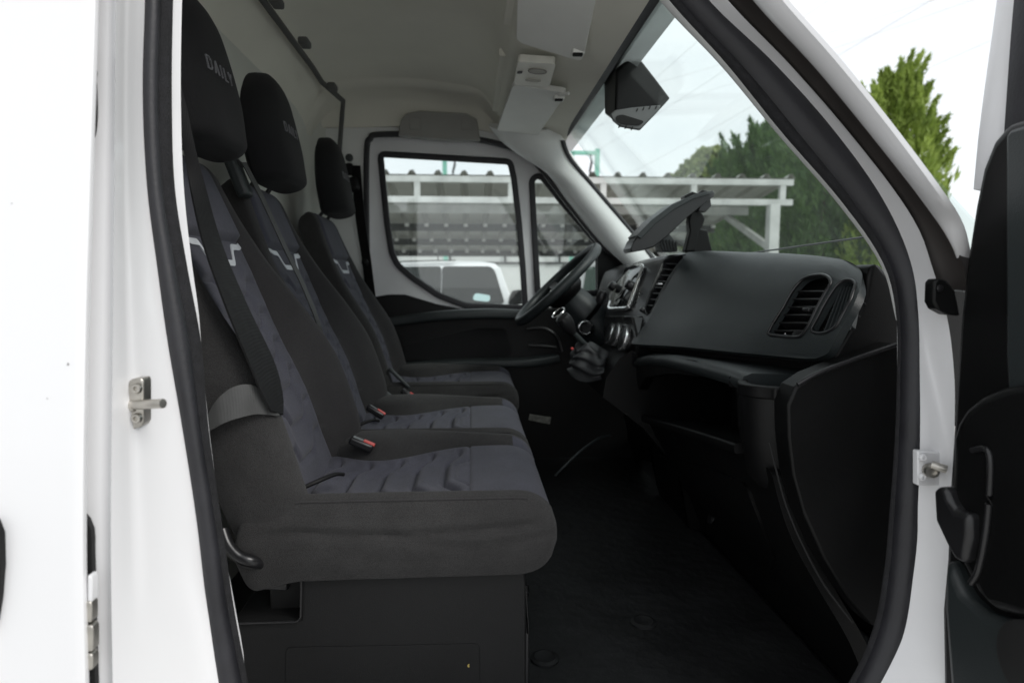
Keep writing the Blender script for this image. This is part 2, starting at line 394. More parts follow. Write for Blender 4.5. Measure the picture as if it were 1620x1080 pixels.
# rubber door seal, left run
SR = [(-300, 264), (0, 256), (150, 252), (300, 258), (420, 277), (540, 300), (680, 318), (840, 343), (960, 360), (1080, 383), (1300, 425)]
SRk = [(v, u, ysl(v)+.015) for v, u in SR]
band('door_seal', SLk, SRk, -300, 1300, 60, RUBBER, van, .010, .022, 10, 2.6)
SI = [(-300, 283), (0, 274), (150, 272), (300, 277), (420, 296), (540, 318), (680, 330), (840, 352), (960, 369), (1080, 391), (1300, 432)]
band('seal_lip', [(v, u-1, ysl(v)+.022) for v, u in SR], [(v, u, ysl(v)+.045) for v, u in SI], -300, 1300, 80, FUZZ, van, .004, .012, 6)
# painted flange behind the seal, then grey inner pillar panel
SW = [(-300, 299), (0, 288), (150, 286), (300, 291), (420, 304), (500, 315), (540, 318), (680, 331), (760, 341), (840, 349), (900, 361), (960, 372), (1040, 386), (1080, 389), (1300, 430)]
band('pillar_flange', [(v, u-8, ysl(v)+.05) for v, u in SI], [(v, u, ysl(v)+.065) for v, u in SW], -300, 1300, 60, PAINTSH, van, .0, .01, 3)
# -- windscreen side A pillar (near): bands from the inside out
def K(*a): return list(a)
T0 = K((-350, 800, 1.30), (0, 1043, 1.20), (100, 1138, 1.17), (210, 1231, 1.13), (320, 1327, 1.08), (420, 1397, 1.03), (505, 1423, 1.00))
T1 = K((-350, 822, 1.26), (0, 1064, 1.16), (100, 1154, 1.13), (210, 1243, 1.09), (320, 1338, 1.045), (420, 1406, 1.0), (505, 1425, .985))
band('pillar_trim', T0, T1, -350, 505, 50, TRIMG, van, .006, .02, 6)
B0 = K((-350, 818, 1.10), (0, 1062, 1.04), (100, 1152, 1.02), (210, 1241, 1.0), (320, 1336, .985), (420, 1404, .965), (500, 1424, .95), (600, 1425, .94), (700, 1421, .93), (815, 1412, .92), (900, 1404, .915), (1000, 1384, .91), (1080, 1347, .905), (1140, 1300, .90), (1180, 1230, .90))
B1 = K((-350, 875, 1.06), (0, 1121, 1.00), (100, 1225, .985), (210, 1323, .965), (320, 1400, .945), (420, 1443, .925), (500, 1452, .91), (600, 1453, .90), (700, 1452, .89), (815, 1446, .88), (900, 1440, .875), (1000, 1424, .87), (1080, 1392, .865), (1140, 1350, .86), (1180, 1290, .86))
band('door_seal', B0, B1, -350, 1180, 90, RUBBER, van, .012, .02, 10, 2.4)
Bm = [(a[0], a[1]+(b[1]-a[1])*.30, a[2]+(b[2]-a[2])*.30-.0075) for a, b in zip(B0, B1)]
Bn = [(a[0], a[1]+(b[1]-a[1])*.42, a[2]+(b[2]-a[2])*.42-.010) for a, b in zip(B0, B1)]
band('seal_lip', [(a[0], a[1]-4, a[2]-.004) for a in B0], Bm, -350, 1180, 90, FUZZ, van, .008, .01, 6)
W1 = K((-350, 900, 1.03), (0, 1151, .965), (100, 1247, .95), (210, 1343, .93), (320, 1428, .905), (370, 1457, .89), (420, 1474, .88), (500, 1498, .865), (600, 1510, .85), (700, 1510, .845), (815, 1512, .84), (900, 1520, .83), (1000, 1520, .82), (1080, 1520, .815), (1180, 1520, .81))
W0 = [(b[0], b[1]-6, b[2]+.008) for b in B1]
W0m = W0[:-3]+[(1040, 1410, .87), (1080, 1386, .868), (1140, 1342, .864), (1180, 1280, .862)]
G = []
for i in range(91):
    v = -350+1530*i/90; a = interp(W0m, v); b = interp(W1, v); A = PY(a[0], v, a[1]); B = PY(b[0], v, b[1]); row = []
    low = max(0, min(1, (v-430)/120))
    for k in range(17):
        t = k/16; p = A.lerp(B, t); d = -.010*(1-abs(2*t-1)**2.2)*(1-low)
        d += low*(.004*sin(math.pi*t)*sin(math.pi*t)-sin(math.pi*t)*(.008*math.exp(-((v-640-260*(t-.5))/45)**2)-.004*math.exp(-((v-880+120*t)/40)**2)))
        row.append(p+Vector((0, d, 0)))
    row += [B+Vector((.02, .04, 0)), A+Vector((0, .04, 0))]; G.append(row)
grid('windscreen_pillar', G, PAINTSH, van, False, True, True, sharp=60)
D0 = [(k[0], k[1]-4, k[2]+.01) for k in W1 if k[0] <= 420]+[(460, 1478, .89)]
D1 = K((-350, 930, .985), (0, 1196, .915), (100, 1290, .90), (210, 1382, .88), (320, 1470, .86), (370, 1502, .85), (420, 1524, .845), (460, 1530, .84))
band('pillar_gap_rubber', D0, D1, -350, 460, 50, mat('brown_black_rubber', (.028, .024, .022), .6, var=(9, .2)), van, -.006, .02, 8)
E0 = [(k[0], k[1]-3, k[2]-.004) for k in D1 if k[0] < 350]+[(372, 1500, .848), (420, 1521, .875), (460, 1526, .90)]
E1 = K((-350, 960, .90), (0, 1237, .842), (100, 1325, .827), (210, 1413, .812), (320, 1494, .785), (345, 1511, .81), (372, 1524, .825), (420, 1534, .86), (460, 1538, .89))
band('outer_pillar_skin', E0, E1, -350, 455, 60, PAINT, van, .010, .006, 12, 2.2)
bk = slab('seal_bracket', [(1478, 446), (1484, 440), (1500, 444), (1512, 460), (1520, 500), (1500, 498), (1482, 488), (1477, 478)], 'Y', .84, .02, PLAST, van, .003)
lathe('screw', PY(1486, 456, .838), (0, -1, 0), [(.005, 0), (.005, .002), (.002, .003)], BLKMET, bk, 12)
# check-strap plate with bolts on the hinge pillar
hp = slab('check_strap_plate', [(1452, 713), (1494, 716), (1500, 726), (1500, 760), (1492, 768), (1452, 768)], 'Y', .862, .012, PAINTSH, van, .002)
for uu, vv_ in ((1459, 723), (1458, 754)): lathe('bolt', PY(uu, vv_, .861), (0, -1, 0), [(.0056, 0), (.0056, .003), (.004, .005), (.0024, .005), (.0022, .002)], PAINTSH, hp, 16)
lathe('strap_bolt', PY(1471, 743, .858), (-.3, -1, .05), [(.0105, 0), (.0105, .008), (.009, .011), (.006, .011), (.006, .006), (.003, .006)], STEEL, hp, 20)
tube('check_strap', [PY(1474, 735, .85), PY(1483, 738, .845), PY(1497, 742, .84)], .006, STEEL, hp, 10)
# -- van shell: floor, bulkhead, ceiling, roof, far side, firewall
XB = -.66                                               # bulkhead plane
box('floor_pan', (.15, 1.9, Zr(-.83)), (1.75, 2.1, .05), BLKMET, van, .005)
mt = box('floor_mat', (.22, 1.92, Zr(-.80)), (1.02, 1.80, .012), MATF, van, .004)
for (u_, v_) in ((862, 1042), (1018, 985)):
    lathe('floor_fixing', PZ(u_, v_, Zr(-.794)), (0, 0, 1), [(.030, 0), (.030, .004), (.022, .007), (.016, .004), (.0, .004)], MATF, mt, 20)
box('door_sill', (.12, .84, .545), (1.10, .14, .39), PAINT, van, .02, seg=3)
# bulkhead: upper part leans slightly, with a joint strip and clips
G = []
for i in range(13):
    z = -.85+1.74*i/12
    row = []
    for k in range(25):
        Y = .93+1.98*k/24; e = max(0, (abs(Y-1.92)-.80)/.18); row.append(Vector((XB-.01*z+.10*max(0, z-.55)+.20*min(1, e)**2*(1 if Y > 1.9 else .0), Y, Zr(z))))
    G.append(row)
G2 = [[p+Vector((-.03, 0, 0)) for p in r] for r in G]
loop = [r+list(reversed(q)) for r, q in zip(G, G2)]
grid('bulkhead', loop, PARTN, van, False, True, True, sharp=60)
# ceiling headliner: XZ profile swept across the van, falling towards the far side
prof = [(-.69, .56), (-.655, .66), (-.605, .765), (-.53, .825), (-.40, .845), (-.20, .845), (-.02, .82), (.06, .78), (.10, .72), (.125, .685), (.16, .672), (.26, .645), (.36, .612), (.405, .598)]
prof = cat(prof, 4)
def roofdrop(Y, x):
    e = max(0, (Y-2.42)/.38); return -.07*e**2*(1-.85*max(0, min(1, (x+.05)/.17)))
def roofpt(x, z, Y, up=0): 
    return Vector((x, Y, Zr(z+roofdrop(Y, x)+up)))
ysamp = [.96+.02*k for k in range(0)]+list(np.linspace(.98, 2.40, 15))+list(np.linspace(2.44, 2.795, 14))
G = [[roofpt(x, z, Y) for x, z in prof]+[roofpt(x, z, Y, .04) for x, z in reversed(prof)] for Y in ysamp]
grid('headliner', G, LINER, van, False, True, False, sharp=50)
# soft corner from the ceiling down to the far door aperture
pk = [tuple(p) for p in prof]; G = []
for x in np.linspace(-.66, .40, 40):
    zr = interp([(p[0], p[1]) for p in pk], x)[0]+roofdrop(2.74, x); zb = interp([(-.66, .64), (0, .645), (.1, .63), (.2, .592), (.3, .53), (.40, .40)], x)[0]+.006
    zb = min(zb, zr-.01)
    row = [Vector((x, Y, Zr(z))) for Y, z in ((2.66, zr+.03), (2.68, zr-.002), (2.72, zr-.004), (2.755, zr-.03*min(1, (zr-zb)/.1)), (2.778, zr-.35*(zr-zb)), (2.786, zb), (2.799, zb), (2.80, zr+.03))]
    G.append(row)
grid('side_liner', G, LINER, van, False, True, False, sharp=60)
# outer roof skin and near header so that the cab is closed as in reality
G = [[Vector((x, Y, Zr(z))) for x, z in ((-2.2, .98), (-.6, .98), (.0, .95), (.25, .80), (.47, .62), (.47, .60), (.2, .76), (-.05, .90), (-.6, .93), (-2.2, .93))] for Y in (.86, 1.2, 1.9, 2.6, 2.98)]
grid('roof_skin', G, PAINT, van, False, True, True)
box('door_header', (-.35, .97, Zr(.80)), (1.1, .08, .34), PAINTSH, van, .01)
# trim strip along the bulkhead/ceiling joint with its clips
js = tube('joint_strip', [roofpt(-.565, .768, Y) for Y in (1.0, 1.4, 1.8, 2.2, 2.4, 2.55)]+[PY(543, 160, 2.66), PY(541, 185, 2.70), PY(537, 240, 2.72)], .010, LINERD, van, 8)
for uu, vv_, Y in ((437, 3, 1.78), (482, 68, 2.06), (526, 138, 2.42)):
    box('clip', PY(uu, vv_, Y), (.03, .055, .022), LINERD, js, .006)
# -- far side: lining with the driver door aperture
YF = 2.80
AP = [(583, 470), (581, 400), (580, 290), (581, 232), (586, 220), (598, 213.5), (671, 214), (754, 221), (810, 235), (846, 257), (893, 316), (949, 385), (993, 425), (1010, 470), (1015, 560), (1000, 660), (940, 720), (700, 735), (610, 720), (588, 640)]
outer = [(440, 100), (545, 120), (700, 150), (800, 190), (850, 215), (900, 262), (1080, 470), (1130, 1000), (440, 1000)]
def mY(pts): return [(PY(u, v, YF).x, PY(u, v, YF).z) for u, v in pts]
ap2 = cat(mY(AP), 5, True)
plate('side_lining', mY(outer), [ap2], lambda x, y, d: (x, YF+d, y), .05, TRIMG, van, 0, .012)
sweep('door_seal', [(x, YF-.004, y) for x, y in ap2], rect(.011, .014, .006), RUBBER, van, (0, 1, 0), True)
# far door: painted frame with side window and quarter light
WIN = [(602, 244), (807, 256), (813, 283), (821, 352), (827, 422), (831, 487), (738, 484), (693, 467), (652, 439), (629, 419), (620, 400), (613, 356), (607, 297)]
QTR = [(841, 285), (850, 278), (859, 282), (893, 325), (946, 387), (947, 463), (851, 466), (846, 380)]
YD = 2.85
def mD(pts): return [(PY(u, v, YD).x, PY(u, v, YD).z) for u, v in pts]
win2 = rounded(mD(WIN), .02, 3); qtr2 = rounded(mD(QTR), .015, 3)
big = [((x-.15)*1.04+.15, (y-1.45)*1.04+1.45) for x, y in cat(mD(AP), 4, True)]
drv = plate('driver_door', big, [win2, qtr2], lambda x, y, d: (x, YD+d, y), .05, PAINTSH, van, 0, .012, seg=3)
drv['label'] = 'closed white driver door with black lower trim'
for nm, pl in (('window_seal', win2), ('window_seal', qtr2)):
    sweep(nm, [(x, YD-.002, y) for x, y in pl], rect(.013, .010, .004), RUBBER, drv, (0, 1, 0), True)
plate('window_glass', win2, [], lambda x, y, d: (x, YD+.03+d, y), .004, GLASSD, drv)
plate('quarter_glass', qtr2, [], lambda x, y, d: (x, YD+.03+d, y), .004, GLASSD, drv)
slab('sail_panel', [(946, 386), (960, 392), (998, 428), (1000, 470), (975, 500), (945, 500)], 'Y', YD-.035, .04, PLAST, drv, .004)
# door trim: main panel, glossy top roll, armrest, pull recess
slab('door_trim', [(560, 480), (590, 470), (612, 466), (640, 466), (690, 481), (735, 490), (840, 490), (1000, 476), (1090, 480), (1110, 800), (900, 830), (560, 830)], 'Y', 2.78, .05, PLAST, drv, .012)
sweep('trim_roll', cat([PY(600, 512, 2.80), PY(650, 505, 2.79), PY(700, 499, 2.77), PY(770, 496, 2.76), (PY(835, 498, 2.77))], 6), rect(.030, .022, .014), PLASTG, drv, (0, 0, 1))
sweep('armrest', cat([PY(610, 582, 2.79), PY(680, 577, 2.76), PY(760, 574, 2.74), PY(830, 573, 2.74), PY(880, 566, 2.77)], 6), rect(.045, .018, .012), PLASTG, drv, (0, 0, 1))
slab('trim_insert', [(640, 545), (760, 518), (800, 520), (812, 560), (790, 566), (640, 570)], 'Y', 2.775, .03, HEADF, drv, .008, rnd=.02)
slab('pull_recess', [(836, 520), (862, 522), (884, 545), (884, 560), (845, 562), (838, 548)], 'Y', 2.785, .02, DARKV, drv, .004, rnd=.015)
tube('door_pull', cat([PY(833, 520, 2.77), PY(860, 519, 2.765), PY(880, 532, 2.76), PY(888, 556, 2.765)], 6), .008, PLASTS, drv)
tube('inner_handle', cat([PY(836, 546, 2.772), PY(858, 547, 2.768), PY(880, 550, 2.77)], 4), .008, PLASTS, drv)
# driver-side A pillar trim
LA = K((196, 770, 2.72), (230, 800, 2.76), (258, 848, 2.785), (317, 895, 2.79), (386, 951, 2.79), (430, 1000, 2.79), (470, 1030, 2.79))
LB = K((196, 880, 2.66), (222, 889, 2.67), (244, 897, 2.69), (292, 936, 2.72), (317, 957, 2.73), (375, 1006, 2.75), (430, 1050, 2.70), (470, 1080, 2.70))
band('pillar_trim', LA, LB, 200, 465, 36, TRIMG, van, .055, .03, 10, 2.4)
LC = [(k[0], k[1]+5, k[2]-.002) for k in LB]
band('windscreen_rubber', [(k[0], k[1]-2, k[2]-.008) for k in LB], LC, 222, 465, 24, RUBBER, van, .003, .02, 4)
# dark storage ledge / grab trim over the far door
ov = slab('overhead_trim', [(634, 190), (642, 180), (665, 175), (738, 180), (754, 188), (760, 222), (700, 220), (630, 214)], 'Y', 2.752, .04, LINERM, van, .006, seg=3)
for uu in (657, 739): slab('cap', [(uu-9, 186), (uu+9, 187), (uu+9, 206), (uu-9, 205)], 'Y', 2.750, .01, LINERM, ov, .002)
# header rail and windscreen glass
def ws(Y, t):                                           # t 0 at header .. 1 at cowl
    bow = .14*t*(1-((Y-1.9)/.93)**2)
    return Vector((.41+.66*t+bow, Y, Zr(.615-.79*t)))
def wy(k, t): a = .99+.22*(1-t)**1.5; b = 2.82-.16*(1-t)**1.5; return a+(b-a)*k/24
G = [[ws(wy(k, i/12), i/12) for k in range(25)] for i in range(13)]
G = [r+[p+Vector((.004, 0, .003)) for p in reversed(r)] for r in G]
wsn = grid('windscreen', G, GLASSW, van, False, True, True)
hr = sweep('windscreen_header_rubber', [ws(wy(k, 0), .005)+Vector((-.012, 0, .0)) for k in range(25)], rect(.012, .014, .005), RUBBER, van, (.5, 0, .8))
tube('wiper_arm', [PY(1395, 371, 1.45), PY(1290, 386, 1.75), PY(1190, 400, 2.1)], .003, BLKMET, van, 6)
# firewall and cowl
G = [[Vector((x, Y, Zr(z))) for x, z in ((1.06, -.34), (1.02, -.40), (.98, -.60), (.90, -.80), (.93, -.83), (1.06, -.60), (1.10, -.36))] for Y in (.94, 1.5, 2.2, 2.86)]
grid('firewall', G, PLAST, van, False, True, True)
# lit line on the floor tunnel edge, drawn as a charcoal tube
tube('tunnel_lit_edge', cat([PY(878, 752, 1.95), PY(895, 735, 1.95), PY(920, 712, 1.98), PY(948, 693, 2.02), PY(968, 688, 2.05)], 6), .004, PLASTG, van)
# -- open passenger door seen along its inner face
XD = .68
def eq(u0, v0, u1):
    z = PX(u0, v0, XD).z; lo, hi = -3000, 3000
    for _ in range(60):
        m_ = (lo+hi)/2
        if PX(u1, m_, XD).z > z: lo = m_
        else: hi = m_
    return (u1, lo)
pd = slab('passenger_door', [(1489, 1090), (1487, 960), (1494, 880), (1499, 760), (1503, 700), (1509, 600), (1516, 500), (1526, 410), (1540, 320), (1552, 262), (1568, 222), (1590, 196), eq(1590, 196, 2900), eq(1489, 1090, 2900)], 'X', XD, .09, PLAST, van, .012, seg=3)
pd['label'] = 'open passenger door with black plastic inner trim'
slab('door_edge_skin', [(1497, 1200), (1500, 900), (1512, 640), (1526, 470), (1545, 380), eq(1545, 380, 2950), eq(1497, 1200, 2950)], 'X', XD+.10, .03, PAINT, pd, .006)
band('window_frame', K((-350, 1620, .92), (0, 1577, .90), (215, 1548, .885), (300, 1540, .88)), K((-350, 1650, .86), (0, 1608, .85), (215, 1592, .845), (300, 1588, .84)), -350, 300, 16, PAINTSH, pd, .006, .03, 6)
band('window_channel', K((-350, 1644, .858), (0, 1604, .845), (215, 1588, .835), (300, 1582, .83)), K((-350, 1690, .80), (0, 1662, .79), (215, 1650, .78), (300, 1646, .78)), -350, 300, 16, RUBBER, pd, .004, .03, 6)
slab('trim_facet', [(1590, 215), (1598, 205), eq(1598, 205, 2850), eq(1600, 720, 2850), (1600, 720), (1590, 560)], 'X', XD-.012, .03, PLASTG, pd, .010)
slab('armrest', [(1504, 690), (1510, 668), (1522, 648), (1546, 628), (1580, 613), (1640, 602), eq(1640, 602, 2700), eq(1640, 985, 2700), (1640, 985), (1570, 965), (1538, 930), (1512, 880), (1500, 820)], 'X', XD-.03, .06, PLAST, pd, .022, seg=4)
tube('armrest_groove', cat([PX(1538, 712, XD-.032), PX(1556, 709, XD-.032), PX(1566, 722, XD-.032), PX(1566, 770, XD-.032), PX(1560, 840, XD-.032), PX(1548, 900, XD-.032), PX(1536, 922, XD-.032)], 5), .004, PLASTS, pd)
slab('door_pull', [(1474, 775), (1482, 770), (1494, 769), (1500, 790), (1510, 808), (1532, 812), (1532, 850), (1524, 892), (1508, 884), (1490, 850), (1477, 822)], 'X', XD-.045, .05, PLASTS, pd, .010, seg=3)
slab('door_pocket', [(1492, 880), (1506, 900), (1522, 940), (1552, 968), (1620, 990), eq(1640, 994, 2800), eq(1500, 1092, 2800), (1500, 1092), (1490, 960)], 'X', XD-.020, .04, PLASTG, pd, .012, seg=3)
lathe('speaker_grille', PX(1640, 1052, XD-.022), (-1, 0, 0), [(.05, 0), (.05, .006), (.044, .009), (.0, .009)], DARKV, pd, 28)
# ================================================================== SEATS
REC = rad(20); A_ = Vector((-sin(REC), 0, cos(REC))); N_ = Vector((cos(REC), 0, sin(REC)))
SX, SZ = -.33, Zr(-.37)
def sgrid(ctrl, counts):
    """sample a half section (list of (y, z)) -> full mirrored closed section; returns arrays y, z, segment index, sign"""
    P = []; c = [np.array(p, float) for p in ctrl]; m = len(c)
    for i in range(m-1):
        p1, p2 = c[i], c[i+1]; p0 = c[i-1] if i else np.array((-p2[0]+2*p1[0], p2[1])); p3 = c[i+2] if i+2 < m else np.array((-p1[0], p1[1]))
        for k in range(counts[i]):
            t = k/counts[i]; q = .5*(2*p1+(p2-p0)*t+(2*p0-5*p1+4*p2-p3)*t*t+(3*p1-p0-3*p2+p3)*t**3); P.append((q[0], q[1], i))
    P.append((c[-1][0], c[-1][1], m-2))
    full = [(y, z, s, 1) for y, z, s in P]+[(-y, z, s, -1) for y, z, s in reversed(P[1:-1])]
    return full
def sm(x, a, b): t = max(0., min(1., (x-a)/(b-a))); return t*t*(3-2*t)
def groove(d, w): return math.exp(-(d/w)**2)
def bucket(s, lo=.35, hi=.75): return sm(abs(s), lo, hi)
NRM = {}
def cushion(parent, yc, hw, near=True, x1=.475, zoff=0.0):
    """y<0 is the side towards the photographer"""
    L0, L1 = -.06, x1
    ctrl = [(0, -.135), (.80, -.135), (.93, -.122), (1.0, -.070), (.995, -.028), (.955, .002), (.90, .013), (.78, .014), (.62, .000), (.30, -.006), (0, -.008)]
    counts = [3, 5, 5, 6, 4, 4, 4, 6, 14, 12]
    sec = sgrid(ctrl, counts); IDX = 8                      # segments >= 8 are the insert
    xs = []
    for i in range(130):
        t = i/129; xs.append(L0+(L1-L0)*t)
    xs = [L0+.0005]+[L0+.004*k for k in range(1, 6)]+[x for x in xs if L0+.022 < x < L1-.072]+[L1-.072*cos(math.pi/2*k/14) for k in range(0, 14)]+[L1-.0008]
    quil = [.02, .085, .150, .215, .275]
    seam_x = .325
    G = []; seam = []
    for x in xs:
        fr = max(0, (x-(L1-.072))/.072); ef = max(0, 1-fr**2.2)**(1/2.2); bk = max(0, ((L0+.03)-x)/.03); eb = math.sqrt(max(0, 1-bk*bk))
        fr2 = max(0, (x-(L1-.035))/.035); ew = 1-.07*(1-math.sqrt(max(0, 1-fr2*fr2)))
        e = ef*eb
        row = []; bn = .80; bf = .80-.34*math.exp(-((x-.13)/.12)**2)-.08*sm(x, .3, .45)
        for (y, z, s, sg) in sec:
            side = -sg                                           # sign +1 in section = far (+y)
            b = bf if sg > 0 else bn
            ya = abs(y)
            if ya <= .62 and z > -.05: yy = ya/.62*b             # warp the insert edge
            elif ya <= .90 and z > -.02 and s in (6, 7): yy = b+(ya-.62)/(.90-.62)*(.90-b)
            else: yy = ya
            zz = z
            if s >= IDX:
                sn = ya/.62*sg
                edge = groove(1-abs(sn), .035)
                zz -= .004*edge
                zz += .010*sm(x, seam_x-.02, seam_x+.08)*(1-abs(sn)**4)
                zz -= .024*math.exp(-((x-.11)/.17)**2)*(1-.25*sn*sn)*(1-sm(sn, .55, 1.0)*.3)
                if x < seam_x-.003:
                    ph = 0
                    for q in quil:
                        xl = q+.028*bucket(sn, .3, .72)-.010*sm(abs(sn), .8, 1)
                        d = x-xl; ph += groove(d, .0052)*.0105; ph -= groove(d-.018, .014)*.0050
                    dsub = x-(quil[-1]+.022+.028*bucket(sn, .25, .5)); 
                    if abs(sn) < .55: ph += groove(dsub, .004)*.0045
                    zz -= ph*(1-sm(abs(sn), .74, .98))
                zz -= .0040*groove(x-seam_x, .0032)
            if s in (6, 7): zz += (.016 if sg > 0 else .001)*math.exp(-((x-.15)/.18)**2); zz -= .024*math.exp(-((x-.11)/.17)**2)*.55*max(0, min(1, (.70-ya)/.08)) if s == 7 else 0
            if s == 7 and ya < .66: zz -= .003*groove((ya-.62)/.03, 1)
            z0 = -.062
            pull = 0
            if z < -.005 and ya > .9:
                # creases in the loose side cover
                for (zc, sag, amp, wd, xa, xb) in ((-.030, .018, .0055, .006, -.05, .47), (-.040, .030, .0035, .006, .16, .5), (-.085, .010, .002, .008, .1, .45)):
                    zl = zc-sag*math.sin(math.pi*max(0, min(1, (x-xa)/(xb-xa)))); wgt = sm(x, xa, xa+.08)*(1-sm(x, xb-.06, xb))
                    pull += amp*groove(z-zl, wd)*wgt-amp*.5*groove(z-zl-.012, wd)*wgt
                pull += .0015*mnoise.noise(Vector((x*14, z*40, yc)))
            zz = z0+(zz-z0)*(.12+.88*e if fr < 1 else .12)
            tot = zz-.028*sm(x, L1-.13, L1)*0-.016*sm(.05-x, 0, .1)
            arch = .010*math.sin(math.pi*max(0, min(1, x/.45)))*0
            row.append(Vector((SX+x, yc+sg*(yy*hw*ew-pull), SZ+tot+zoff+arch)))
        G.append(row)
    def fm(i, j):
        s = sec[j][2] if j < len(sec)/2 else sec[(j) % len(sec)][2]
        x = xs[min(i, len(xs)-1)]
        if s >= IDX: return 1
        if x > L1-.055 and s >= 7 : return 1
        return 0
    o = grid('cushion', G, [FAB, NAVY], parent, False, True, True, fm, 60)
    # stitched seam piping along the top edges
    half = sum(counts); js_ = [k for k, q in enumerate(sec) if q[2] == 5 and q[3] == -1]
    jn = js_[len(js_)//2]
    tube('seam_piping', [G[i][jn]+Vector((0, -.0004, .0006)) for i in range(8, len(G)-6, 3)], .0018, FABF, o, 6)
    if near:
        tube('pull_strap', cat([Vector((SX+.03, yc-.13, SZ+.004)), Vector((SX+.055, yc-.115, SZ+.012)), Vector((SX+.075, yc-.08, SZ+.012)), Vector((SX+.085, yc-.055, SZ+.004))], 4), .004, BELT, o, 6)
    return o
def bpt(yc, y, t, n): return Vector((SX, yc+y, SZ))+A_*t+N_*n
def backrest(parent, yc, hw, T1=.660, wing=.034):
    ctrl = [(0, -.085), (.80, -.085), (.95, -.065), (1.0, -.020), (.985, .022), (.93, .046), (.84, .052), (.72, .040), (.58, .016), (.28, .009), (0, .007)]
    counts = [3, 5, 5, 5, 5, 4, 5, 5, 14, 12]
    sec = sgrid(ctrl, counts); IDX = 8
    ts = [-.115+.004*k for k in range(0, 5)]+list(np.linspace(-.09, T1-.05, 120))+[T1-.05*cos(math.pi/2*k/10) for k in range(1, 10)]+[T1-.0008]
    quil = [.36, .29, .225, .16, .09, .02]
    G = []
    for t in ts:
        fr = max(0, (t-(T1-.05))/.05); e = math.sqrt(max(0, 1-fr*fr)); bk = max(0, (-.085-t)/.03); e *= math.sqrt(max(0, 1-bk*bk))
        wd = 1.0-.10*sm(t, .15, .45)-.16*sm(t, .42, T1)-.05*sm(-t, -.02, .1)
        wd *= 1-.22*(1-math.sqrt(max(0, 1-max(0, (t-(T1-.11))/.11)**2)))
        th_ = 1.0-.25*sm(t, .2, .6); bo = 1-.75*sm(t, .16, .46)
        lum = .016*math.exp(-((t-.14)/.12)**2)
        row = []
        for (y, n, s, sg) in sec:
            ya = abs(y); nn = n
            b = .58+.12*sm(t, .22, .42)-.10*math.exp(-((t-.16)/.13)**2)+.06*sm(-t, -.06, .04)
            if ya <= .58 and n > -.05: yy = ya/.58*b
            elif ya <= .84 and n > 0 and s in (6, 7): yy = b+(ya-.58)/.26*(.84-b)
            else: yy = ya
            if nn > 0: nn = .010+(nn-.010)*bo
            if s >= IDX:
                sn = ya/.58*sg; edge = groove(1-abs(sn), .04); nn -= .004*edge
                if t < .480:
                    ph = 0
                    for q in quil:
                        tl = q+.034*bucket(sn, .32, .62); d = t-tl
                        ph += groove(d, .0050)*.0085; ph -= groove(d-.02, .016)*.0045
                    nn -= ph*(1-sm(abs(sn), .80, .99)); nn += lum
                else:
                    nn += .014*sm(t, .482, .492)                   # upper pad steps forward
                nn -= .006*groove(t-.482, .004)
            else:
                nn += lum*(.6 if n > 0 else 0)
                if sg > 0 and n > 0: nn += wing*sm(ya, .52, .80)*(1-.5*sm(ya, .93, 1.0))*sm(t, -.12, .05)*(1-sm(t, .30, .60))
            nn = -.02+(nn+.02)*th_*(.1+.9*e)
            row.append(bpt(yc, sg*yy*hw*wd, t, nn))
        G.append(row)
    def fm(i, j):
        s = sec[j % len(sec)][2]; return 1 if s >= IDX else (2 if sec[j % len(sec)][3] > 0 or sec[j % len(sec)][1] > .0 and False else 0)
    o = grid('backrest', G, [FAB, NAVY, FABF], parent, False, True, True, fm, 60)
    # reflective strip following the surface
    cols = [k for k, q in enumerate(sec) if q[2] >= IDX]
    def surf(sn, t):
        i = min(range(len(ts)), key=lambda q: abs(ts[q]-t)); best = None
        y = None
        # interpolate over the row points of the insert
        pts = sorted(((sec[k][0]/.58 if sec[k][3] > 0 else sec[k][0]/.58), G[i][k]) for k in cols)
        i2 = min(len(ts)-1, i+1) if ts[i] < t else max(0, i-1)
        pts2 = sorted(((sec[k][0]/.58), G[i2][k]) for k in cols)
        f = 0 if ts[i2] == ts[i] else (t-ts[i])/(ts[i2]-ts[i])
        for a, b in zip(range(len(pts)-1), range(1, len(pts))):
            if pts[a][0] <= sn <= pts[b][0]:
                h = (sn-pts[a][0])/max(1e-6, pts[b][0]-pts[a][0])
                return pts[a][1].lerp(pts[b][1], h).lerp(pts2[a][1].lerp(pts2[b][1], h), f)
        return pts[-1][1]
    vv, ff = [], []
    sp = [-.96+1.92*k/60 for k in range(61)]
    for q in sp:
        tl = .430+.036*sm(abs(q), .36, .60)+.006*sm(abs(q), .8, .96); wd_ = .0062
        for dt in (-wd_, wd_):
            p = surf(q, tl+dt); vv += [p+N_*.0022, p-N_*.002]
    for k in range(60):
        a = 4*k; b = a+4; ff += [(a, b, b+2, a+2), (a+1, a+3, b+3, b+1), (a, a+1, b+1, b), (a+2, b+2, b+3, a+3)]
    add('reflective_strip', vv, ff, REFL, o)
    return o
LET = {'D': [[(0, 0), (0, 1), (.42, 1), (.62, .8), (.62, .2), (.42, 0), (.1, 0)]], 'A': [[(0, 0), (.34, 1), (.68, 0)]], 'I': [[(0, 0), (0, 1)]],
       'L': [[(0, 1), (0, 0), (.5, 0)]], 'Y': [[(0, 1), (.3, .5), (.6, 1)], [(.3, .5), (.3, 0)]]}
